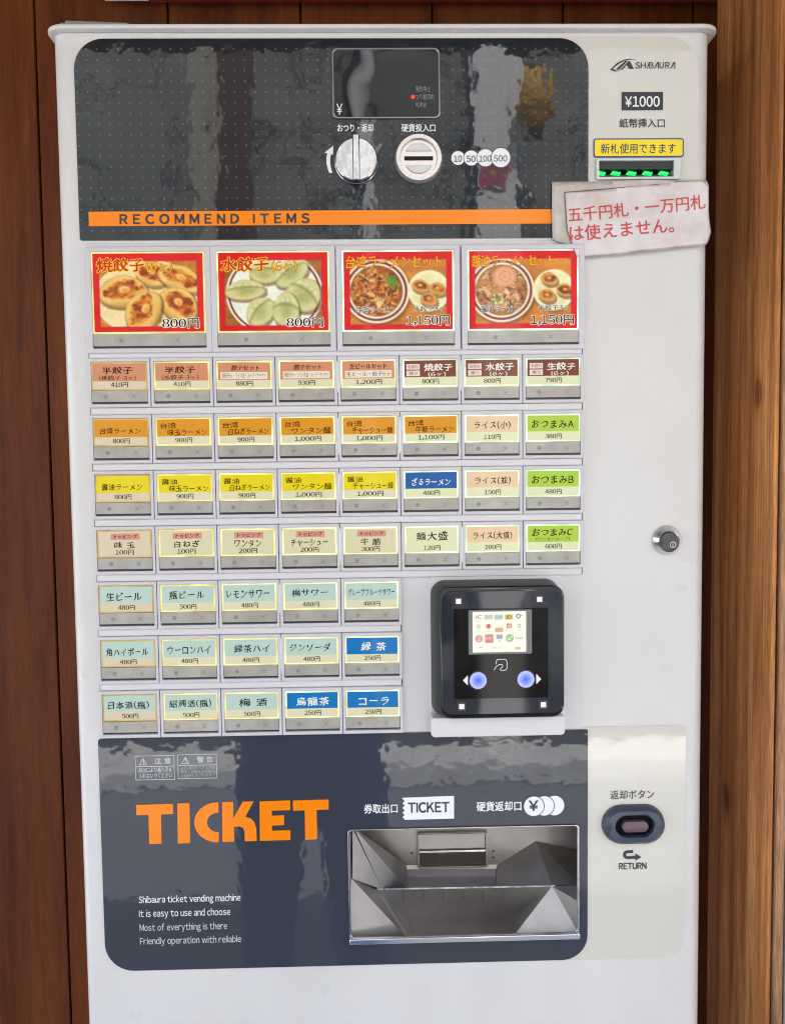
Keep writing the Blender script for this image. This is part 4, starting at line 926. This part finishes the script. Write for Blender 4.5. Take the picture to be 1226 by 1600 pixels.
b = MB(); z = [(628, 1248)]; 
for k in range(5): z += [(631.5, 1248 + 7 * k), (628, 1251.5 + 7 * k)]
pts = [(628, 1246.5)] + [((632 if k % 2 else 628.5), 1248 + 3.6 * k) for k in range(10)] + [(631, 1281), (709, 1279), (709, 1243.5)]
b.poly([P(x, y, yt) for x, y in pts], M_WHITEINK); b.v = b.v; text_px(b, 'TICKET', (637, 1253, 702, 1270), M_DARKINK, yt - .0002, wt=.035)
b.f[0] = tuple(reversed(b.f[0])) if True else b.f[0]; part(b, 'ticket_label', LP, smooth=False)
b = MB()
for i, (x, y) in enumerate(((865, 1257.5), (849, 1258), (833, 1258.5))):
    c = P(x, y); b.poly([(px, yt - .0001 * i, pz) for px, pz in circ(c[0], c[2], 0.0093)], M_WHITEINK); b.poly([(px, yt - .0001 * i + .00005, pz) for px, pz in circ(c[0], c[2], 0.0101)], mat('slate_print', (0.05, 0.06, 0.075), 0.3, srgb=False))
text_px(b, '¥', (825, 1250.5, 841, 1267), M_DARKINK, yt - .0004, wt=.03); part(b, 'coin_label', LP, smooth=False)
for (x0, y0, t1, lines) in ((212.5, 1179.5, '注 意', ('取出口より奥へ手を', '入れないでください')), (278.5, 1177.5, '警 告', ('お釣り等を取り忘れた場合', '係員にお知らせ下さい', 'いたずらしないでください'))):
    b = MB(); w_, h_ = 61, 38; r = R4(x0, y0, x0 + w_, y0 + h_); t = .0005
    b.ring([(r[0], r[1]), (r[2], r[1]), (r[2], r[3]), (r[0], r[3])], [(r[0] + t, r[1] + t), (r[2] - t, r[1] + t), (r[2] - t, r[3] - t), (r[0] + t, r[3] - t)], yt, yl, M_GREYINK)
    q = R4(x0 + 1, y0 + 16.5, x0 + w_ - 1, y0 + 17.5); b.box(q[0], q[2], yt + .00004, yl, q[1], q[3], M_GREYINK)
    a, c_, d = [P(x0 + dx, y0 + dy) for dx, dy in ((5.5, 15), (12, 3.5), (18.5, 15))]
    def tri(s, y, m_): 
        gx, gz = (a[0] + c_[0] + d[0]) / 3, (a[2] + c_[2] + d[2]) / 3
        b.poly([(gx + (p[0] - gx) * s, y, gz + (p[2] - gz) * s) for p in (a, d, c_)], m_)
    tri(1, yt, M_GREYINK); tri(.72, yt - .0001, M_FILM2); text_px(b, '!', (x0 + 11.3, y0 + 7, x0 + 12.9, y0 + 14), M_GREYINK, yt - .0002, wt=.02)
    text_px(b, t1, (x0 + 29, y0 + 4, x0 + 55, y0 + 14), M_GREYINK, yt, wt=.02)
    n = len(lines)
    for k, s in enumerate(lines): hh = 18.5 / n; text_px(b, s, (x0 + 4.5, y0 + 18.5 + k * hh + .8, x0 + 56.5, y0 + 18.5 + (k + 1) * hh - .8), M_GREYINK, yt, wt=.012 if n == 2 else -.006)
    part(b, 'warning_label', LP, smooth=False)

# --- take-out tray
def z5(x, y): return (520 + x * .3263, 1210 + y * .3263)
def Q(x, y, d): return P(*z5(x, y), d)
def trayparts():
    b = MB(); t = 0.0012
    b.ring(rr(tray[0] - .0010, tray[1] - .0012, tray[2] + .0014, tray[3] + .0012, .004), rr(tray[0] + .0014, tray[1] + .003, tray[2] - .0012, tray[3] - .0004, .003), -0.0032, -0.0012, M_CHROME)
    b.box(tray[0] - .0008, tray[2] + .001, -0.0075, -0.0034, tray[1] - .0016, tray[1] + .0038, M_BRIGHT)
    tr_ = part(b, 'take_out_tray', bevel=0.0012, label='recessed steel take-out tray with chrome edge')
    # liner
    b = MB(); x0, z0, x1, z1 = CAV; e = .0004; D = .10; n_ = .0036
    b.poly([(x0 + e, D, z0), (x1 - e, D, z0), (x1 - e, D, z1), (x0 + e, D, z1)], M_STEEL)
    b.poly([(x0 + e, n_, z0 + e), (x0 + e, D, z0 + e), (x0 + e, D, z1 - e), (x0 + e, n_, z1 - e)][::-1], M_STEEL)
    b.poly([(x1 - e, n_, z0 + e), (x1 - e, D, z0 + e), (x1 - e, D, z1 - e), (x1 - e, n_, z1 - e)], M_STEEL)
    b.poly([(x0, n_, z0 + e), (x1, n_, z0 + e), (x1, D, z0 + e), (x0, D, z0 + e)], M_STEEL); b.poly([(x0, n_, z1 - e), (x1, n_, z1 - e), (x1, D, z1 - e), (x0, D, z1 - e)][::-1], M_STEEL)
    part(b, 'liner', tr_, smooth=False)
    dB, dM = .075, .030
    b = MB(); b.poly([Q(60, 240, dB), Q(60, 432, dB), Q(1200, 432, dB), Q(1200, 220, dB)], M_STEEL); part(b, 'back_wall', tr_, smooth=False)
    b = MB(); pts = [(352, 434, dB), (352, 455, dB - .002), (356, 490, dB - .008), (360, 552, dB - .02)]; pr_ = [(786, 432, dB), (782, 452, dB - .002), (780, 488, dB - .008), (780, 545, dB - .02)]
    for k in range(3): b.poly([Q(*pts[k]), Q(*pts[k + 1]), Q(*pr_[k + 1]), Q(*pr_[k])], M_STEEL)
    part(b, 'curved_chute', tr_, fix=False)
    b = MB(); b.poly([Q(100, 255, .004), Q(238, 552, dM), Q(360, 552, dB - .02), Q(352, 434, dB)], M_STEEL); b.poly([Q(95, 262, .003), Q(93, 500, .003), Q(238, 552, dM)], M_STEEL); part(b, 'side_flange', tr_, smooth=False)
    b = MB(); b.poly([Q(786, 432, dB), Q(780, 545, dB - .02), Q(1048, 533, dM), Q(972, 318, dB)], M_STEEL); b.poly([Q(972, 318, dB), Q(1048, 533, dM), Q(1180, 528, dM), Q(1230, 390, .07)], M_STEEL); part(b, 'side_flange', tr_, smooth=False)
    b = MB(); a = [Q(212, 552, dM), Q(368, 710, .058), Q(840, 694, .058), Q(1048, 535, dM)]; b.poly(a, M_STEEL); part(b, 'divider', tr_, smooth=False)
    bb = MB(); bb.poly([Q(210, 546, dM - .001), Q(212, 554, dM - .001), Q(1165, 536, dM - .001), Q(1165, 529, dM - .001)], M_CHROME)
    for x in (335, 432, 527, 622, 717, 812): bb.poly([Q(x - 1.5, 556, dM + .0005), Q(x - 1.5, 604, dM + .0085), Q(x + 2, 604, dM + .0085), Q(x + 2, 556, dM + .0005)], mat('notch_dark', (.12, .12, .12), .5, srgb=False))
    part(bb, 'divider_edge', tr_, smooth=False)
    b = MB(); b.poly([Q(368, 710, .058), Q(366, 800, .012), Q(866, 790, .012), Q(840, 694, .058)], M_STEEL); part(b, 'tray_floor', tr_, smooth=False)
    b = MB(); b.poly([Q(88, 498, .003), Q(85, 780, .002), Q(350, 780, .010), Q(212, 552, dM)], M_STEEL); b.poly([Q(212, 552, dM), Q(350, 780, .010), Q(372, 780, .014), Q(368, 710, .058)], M_STEEL); part(b, 'front_flange', tr_, smooth=False)
    b = MB(); b.poly([Q(1048, 535, dM), Q(840, 694, .058), Q(860, 780, .012)], M_STEEL); b.poly([Q(1048, 535, dM), Q(860, 780, .012), Q(1125, 775, .006)], M_STEEL); b.poly([Q(1048, 535, dM), Q(1125, 775, .006), Q(1180, 770, .003), Q(1180, 612, .004)], M_STEEL); b.poly([Q(1048, 535, dM), Q(1180, 612, .004), Q(1180, 530, .02)], M_STEEL); part(b, 'front_flange', tr_, smooth=False)
    # ticket outlet
    r = R4(*z5(405, 272), *z5(736, 436), dB); b = MB(); b.ring(rr(*r, .001), rr(r[0] + .0018, r[1] + .0018, r[2] - .0018, r[3] - .0018, .0006), dB - .006, dB - .0002, M_STEEL); b.box(r[0], r[2], dB - .0015, dB - .0005, r[1], r[3], mat('dark_brown_steel', (.07, .055, .045), .5, srgb=False)); part(b, 'ticket_outlet', tr_, bevel=.0004)
    r2 = R4(*z5(413, 278), *z5(726, 355), dB - .004); b = MB(); b.box(r2[0], r2[2], dB - .005, dB - .002, r2[1], r2[3], M_STEEL); part(b, 'outlet_flap', tr_)
    c = P(*z5(570, 366), dB - .005); b = MB(); b.loft([[(x, dB - .005 + .0028 * math.cos(t), c[2] + .0028 * math.sin(t)) for t in [k * math.pi / 8 for k in range(16)]] for x in (r2[0], r2[2])], M_CHROME); part(b, 'outlet_roller', tr_, fix=True)
    for (x, y) in ((377, 374), (766, 366), (766, 396)):
        c = P(*z5(x, y), dB); b = MB(); b.prism(circ(c[0], c[2], .0012, 16), dB - .001, dB - .0001, M_CHROME); part(b, 'rivet', tr_)
trayparts()

# --- return button
def oval(cx, cz, w_, h_, n=16):
    r = h_ / 2; out = []
    for k in range(n + 1): t = rad(-90 + 180 * k / n); out.append((cx + w_ / 2 - r + r * math.cos(t), cz + r * math.sin(t)))
    for k in range(n + 1): t = rad(90 + 180 * k / n); out.append((cx - w_ / 2 + r + r * math.cos(t), cz + r * math.sin(t)))
    return out
c = P(987.5, 1286); k_ = .000588
mr_ = mat('slate_plastic', (0.052, 0.064, 0.088), 0.28, srgb=False)
b = MB(); b.loft([[(x, y, z) for x, z in oval(c[0], c[2], w_ * k_, h_ * k_)] for w_, h_, y in ((62, 36, 0.001), (62, 36, -.0078), (66, 40, -.0088), (86, 50, -.0085), (97, 59, -.006), (101, 63, -.002), (101, 63, -.0004))], mr_, cap0=False, cap1=False)
RB = part(b, 'return_button', fix=True, label='oval slate coin return button')
b = MB(); b.prism(oval(c[0], c[2], 62.5 * k_, 36.5 * k_), -.0018, -.0008, M_GAPB); part(b, 'button_well', RB)
b = MB(); b.loft([[(x, y, z) for x, z in oval(c[0] + 1.5 * k_, c[2] - 2 * k_, w_ * k_, h_ * k_)] for w_, h_, y in ((36, 12, -.0066), (42, 17, -.006), (43, 18, -.0018))], mat('mauve_plastic', (0.14, 0.085, 0.10), 0.25, srgb=False)); part(b, 'push_key', RB, fix=True)
yr = Yf - 0.0002
b = MB(); text_px(b, '返却ボタン', (953, 1234.5, 1021.5, 1248.5), M_DARKINK, yr, wt=.008); part(b, 'lettering', LC, smooth=False); b = MB(); text_px(b, 'RETURN', (966, 1348, 1009.5, 1358.5), M_DARKINK, yr, wt=.035)
o_, i_ = [], []
path = [(988, 1330.5), (980, 1331)] + [(980 + 5 * math.cos(rad(-90 - 180 * k / 8)), 1335.5 + 4.8 * math.sin(rad(-90 - 180 * k / 8))) for k in range(1, 9)] + [(993, 1339.5)]
for k in range(len(path) - 1):
    p0, p1 = np.array(path[k]), np.array(path[k + 1]); d = p1 - p0; l = np.hypot(*d); n = np.array([-d[1], d[0]]) / l * 2.3; e = d / l * .6
    b.poly([P(*(p0 - e - n), yr - .00001 * k), P(*(p0 - e + n), yr - .00001 * k), P(*(p1 + e + n), yr - .00001 * k), P(*(p1 + e - n), yr - .00001 * k)], M_DARKINK)
b.poly([P(992, 1333.5, yr - .0002), P(992, 1345, yr - .0002), P(1001.5, 1339.2, yr - .0002)], M_DARKINK)
part(b, 'return_mark', LC, smooth=False)

# --- key lock
c = P(1043, 844.5, -.004); b = MB()
b.loft([[(x, y, z) for x, z in circ(c[0], c[2], r)] for r, y in ((.0085, -.0070), (.0096, -.0074), (.0122, -.0040), (.0138, -.0018), (.0138, .0002))], M_BRIGHT, cap0=False)
KL = part(b, 'key_lock', fix=True, label='round chrome key lock')
c = P(1045.5, 847.5, -.0085); b = MB(); mcy = mat('dark_steel', (.075, .075, .08), .28, .6, srgb=False); b.loft([[(x, y, z) for x, z in circ(c[0], c[2], r)] for r, y in ((.0082, -.0085), (.0090, -.0080), (.0090, -.003))], mcy); part(b, 'cylinder', KL, fix=True)
c = P(1050.5, 851, -.009); b = MB(); b.ring(circ(c[0], c[2], .0030, 24), circ(c[0], c[2], .0022, 24), -.0092, -.0084, M_CHROME); b.prism(circ(c[0], c[2], .0022, 20), -.0089, -.0084, M_GAP)
b.box(c[0] - .0004, c[0] + .0004, -.0091, -.0088, c[2] - .0019, c[2] + .0019, M_CHROME); part(b, 'keyhole', KL)

# ================================================================== notice taped over the panel edge
def notice():
    base = -0.0035
    def z3(x, y): return (840 + x * .31485, y * .31485)
    out = [(65, 910), (300, 907), (540, 901), (700, 905), (822, 905), (834, 930), (836, 1050), (846, 1158), (836, 1195), (822, 1222), (600, 1246), (400, 1268), (182, 1288), (160, 1250), (140, 1222), (90, 1205), (66, 1190), (64, 1050)]
    W3 = [P(*z3(x, y)) for x, y in out]
    cx_ = sum(p[0] for p in W3) / len(W3); cz_ = sum(p[2] for p in W3) / len(W3)
    rt = empty('paper_notice', (cx_, base, cz_)); tag(rt, 'worn laminated paper notice with red handwriting taped over the panel edge', 'notice')
    pm = mat('worn_white_paper', (.62, .57, .54), .38, srgb=False); v = obj_coords(pm)
    n = noise(pm, v, 55, 5, .65); st_ = noise(pm, v, 18, 4, .6)
    cc = mix(pm, 1.0, ramp(pm, n, [(.3, (.68, .61, .60)), (.7, (.78, .71, .71))]), ramp(pm, st_, [(.32, (.80, .72, .62)), (.55, (1, 1, 1))]), 'MULTIPLY'); link(pm, cc, bsdf(pm).inputs['Base Color']); bump(pm, st_, .0012, .5)
    lm = mat('yellowed_laminate', (.50, .44, .38), .2, srgb=False); v = obj_coords(lm); link(lm, ramp(lm, noise(lm, v, 35, 5, .7), [(.3, (.36, .30, .25)), (.65, (.60, .54, .48))]), bsdf(lm).inputs['Base Color']); bump(lm, noise(lm, v, 30, 3), .0008, .6)
    lt = 0.0022
    def curl(x, z):                                             # the sheet lifts a little at its free corners
        u = (x - cx_) / .07; w_ = (z - cz_) / .03
        return -0.0022 * max(0, u * .5 + .3) * abs(w_) - 0.0006 * math.sin(x * 90) - .0012 * max(0, -w_) 
    # gridded sheets
    def sheet(poly, yo, m_, name, parent, step=.004):
        bm = bmesh.new(); f = bm.faces.new([bm.verts.new((p[0] - cx_, 0, p[1] - cz_)) for p in poly])
        xs = [p[0] - cx_ for p in poly]; zs_ = [p[1] - cz_ for p in poly]
        for ax, lo, hi in ((0, min(xs), max(xs)), (2, min(zs_), max(zs_))):
            q = lo + step
            while q < hi:
                no = (1, 0, 0) if ax == 0 else (0, 0, 1); co = (q, 0, 0) if ax == 0 else (0, 0, q)
                bmesh.ops.bisect_plane(bm, geom=bm.verts[:] + bm.edges[:] + bm.faces[:], plane_co=co, plane_no=no); q += step
        for v_ in bm.verts: v_.co.y = yo + curl(v_.co.x + cx_, v_.co.z + cz_)
        me = bpy.data.meshes.new(name); bm.normal_update(); bm.to_mesh(me); bm.free(); me.materials.append(m_)
        for p in me.polygons: p.use_smooth = True
        o = bpy.data.objects.new(name, me); COL.objects.link(o); o.parent = parent
        sd = o.modifiers.new('thick', 'SOLIDIFY'); sd.thickness = .0003; sd.offset = 0
        return o
    sheet([(p[0], p[2]) for p in W3], 0, lm, 'laminate', rt)
    ip = [(125, 964), (350, 945), (585, 926), (700, 913), (800, 908), (828, 935), (832, 1050), (841, 1160), (818, 1216), (600, 1240), (400, 1262), (185, 1281), (165, 1240), (138, 1150)]
    sheet([(P(*z3(x, y))[0], P(*z3(x, y))[2]) for x, y in ip], -.0007, pm, 'paper_sheet', rt)
    red = mat('red_marker', (206, 66, 66), .5)
    b = MB()
    for body, (ax, ay), (bx_, by_), hpx in (('五千円札・一万円札', (886, 350), (1098, 329), 22), ('は使えません。', (888, 380), (1050, 366), 24)):
        p0, p1 = P(ax, ay), P(bx_, by_); L = math.hypot(p1[0] - p0[0], p1[2] - p0[2]); ang = math.atan2(p1[2] - p0[2], p1[0] - p0[0])
        def rot(a, c_, y, p0=p0, ang=ang):
            X = p0[0] + a * math.cos(ang) - c_ * math.sin(ang); Z = p0[2] + a * math.sin(ang) + c_ * math.cos(ang)
            return (X - cx_, -.00125 + curl(X, Z), Z - cz_)
        text_into(b, body, (0, 0, L, hpx * .000582), red, 0, style='sans', wt=.009, rot=rot)
    b.build('lettering', rt, smooth=False)
    b = MB(); ln = mat('brown_edge_line', (96, 74, 66), .6)
    for pts in ([(125, 964), (350, 944), (585, 926)], [(125, 964), (138, 1150), (182, 1284)]):
        for k in range(len(pts) - 1):
            a, c_ = P(*z3(*pts[k])), P(*z3(*pts[k + 1])); d = np.array([c_[0] - a[0], c_[2] - a[2]]); nn = np.array([-d[1], d[0]]) / np.hypot(*d) * .0003
            q = [(a[0] - nn[0], a[2] - nn[1]), (c_[0] - nn[0], c_[2] - nn[1]), (c_[0] + nn[0], c_[2] + nn[1]), (a[0] + nn[0], a[2] + nn[1])]
            b.poly([(x - cx_, -.0013 + curl(x, z), z - cz_) for x, z in q], ln)
    b.build('edge_line', rt, smooth=False)
notice()

# ================================================================== clear plastic tray lying on top of the machine
def cleartray():
    zt = P(613, 36.5, -.0075)[2]; x0, x1 = P(92, 35)[0], P(212, 35)[0]; 
    m = mat('clear_acrylic', (.62, .62, .60), .08, srgb=False); bsdf(m).inputs['Transmission Weight'].default_value = .55
    rt = empty('plastic_tray', ((x0 + x1) / 2, .06, zt)); tag(rt, 'clear plastic sheet tray lying on top of the machine at its left', 'tray')
    hw = (x1 - x0) / 2; b = MB()
    b.loft([[(-hw, y, .0004), (hw + .012, y, .0004), (hw - .01, y, .0075), (-hw + .004, y, .0095)] for y in (-.055, .10)], m); b.build('tray_body', rt, bevel=.001, fix=True)
    b = MB(); b.box(-hw, hw - .008, -.0575, -.0555, .0012, .0060, m); b.build('front_edge', rt, bevel=.0006)
cleartray()

bpy.data.objects.remove(_to)
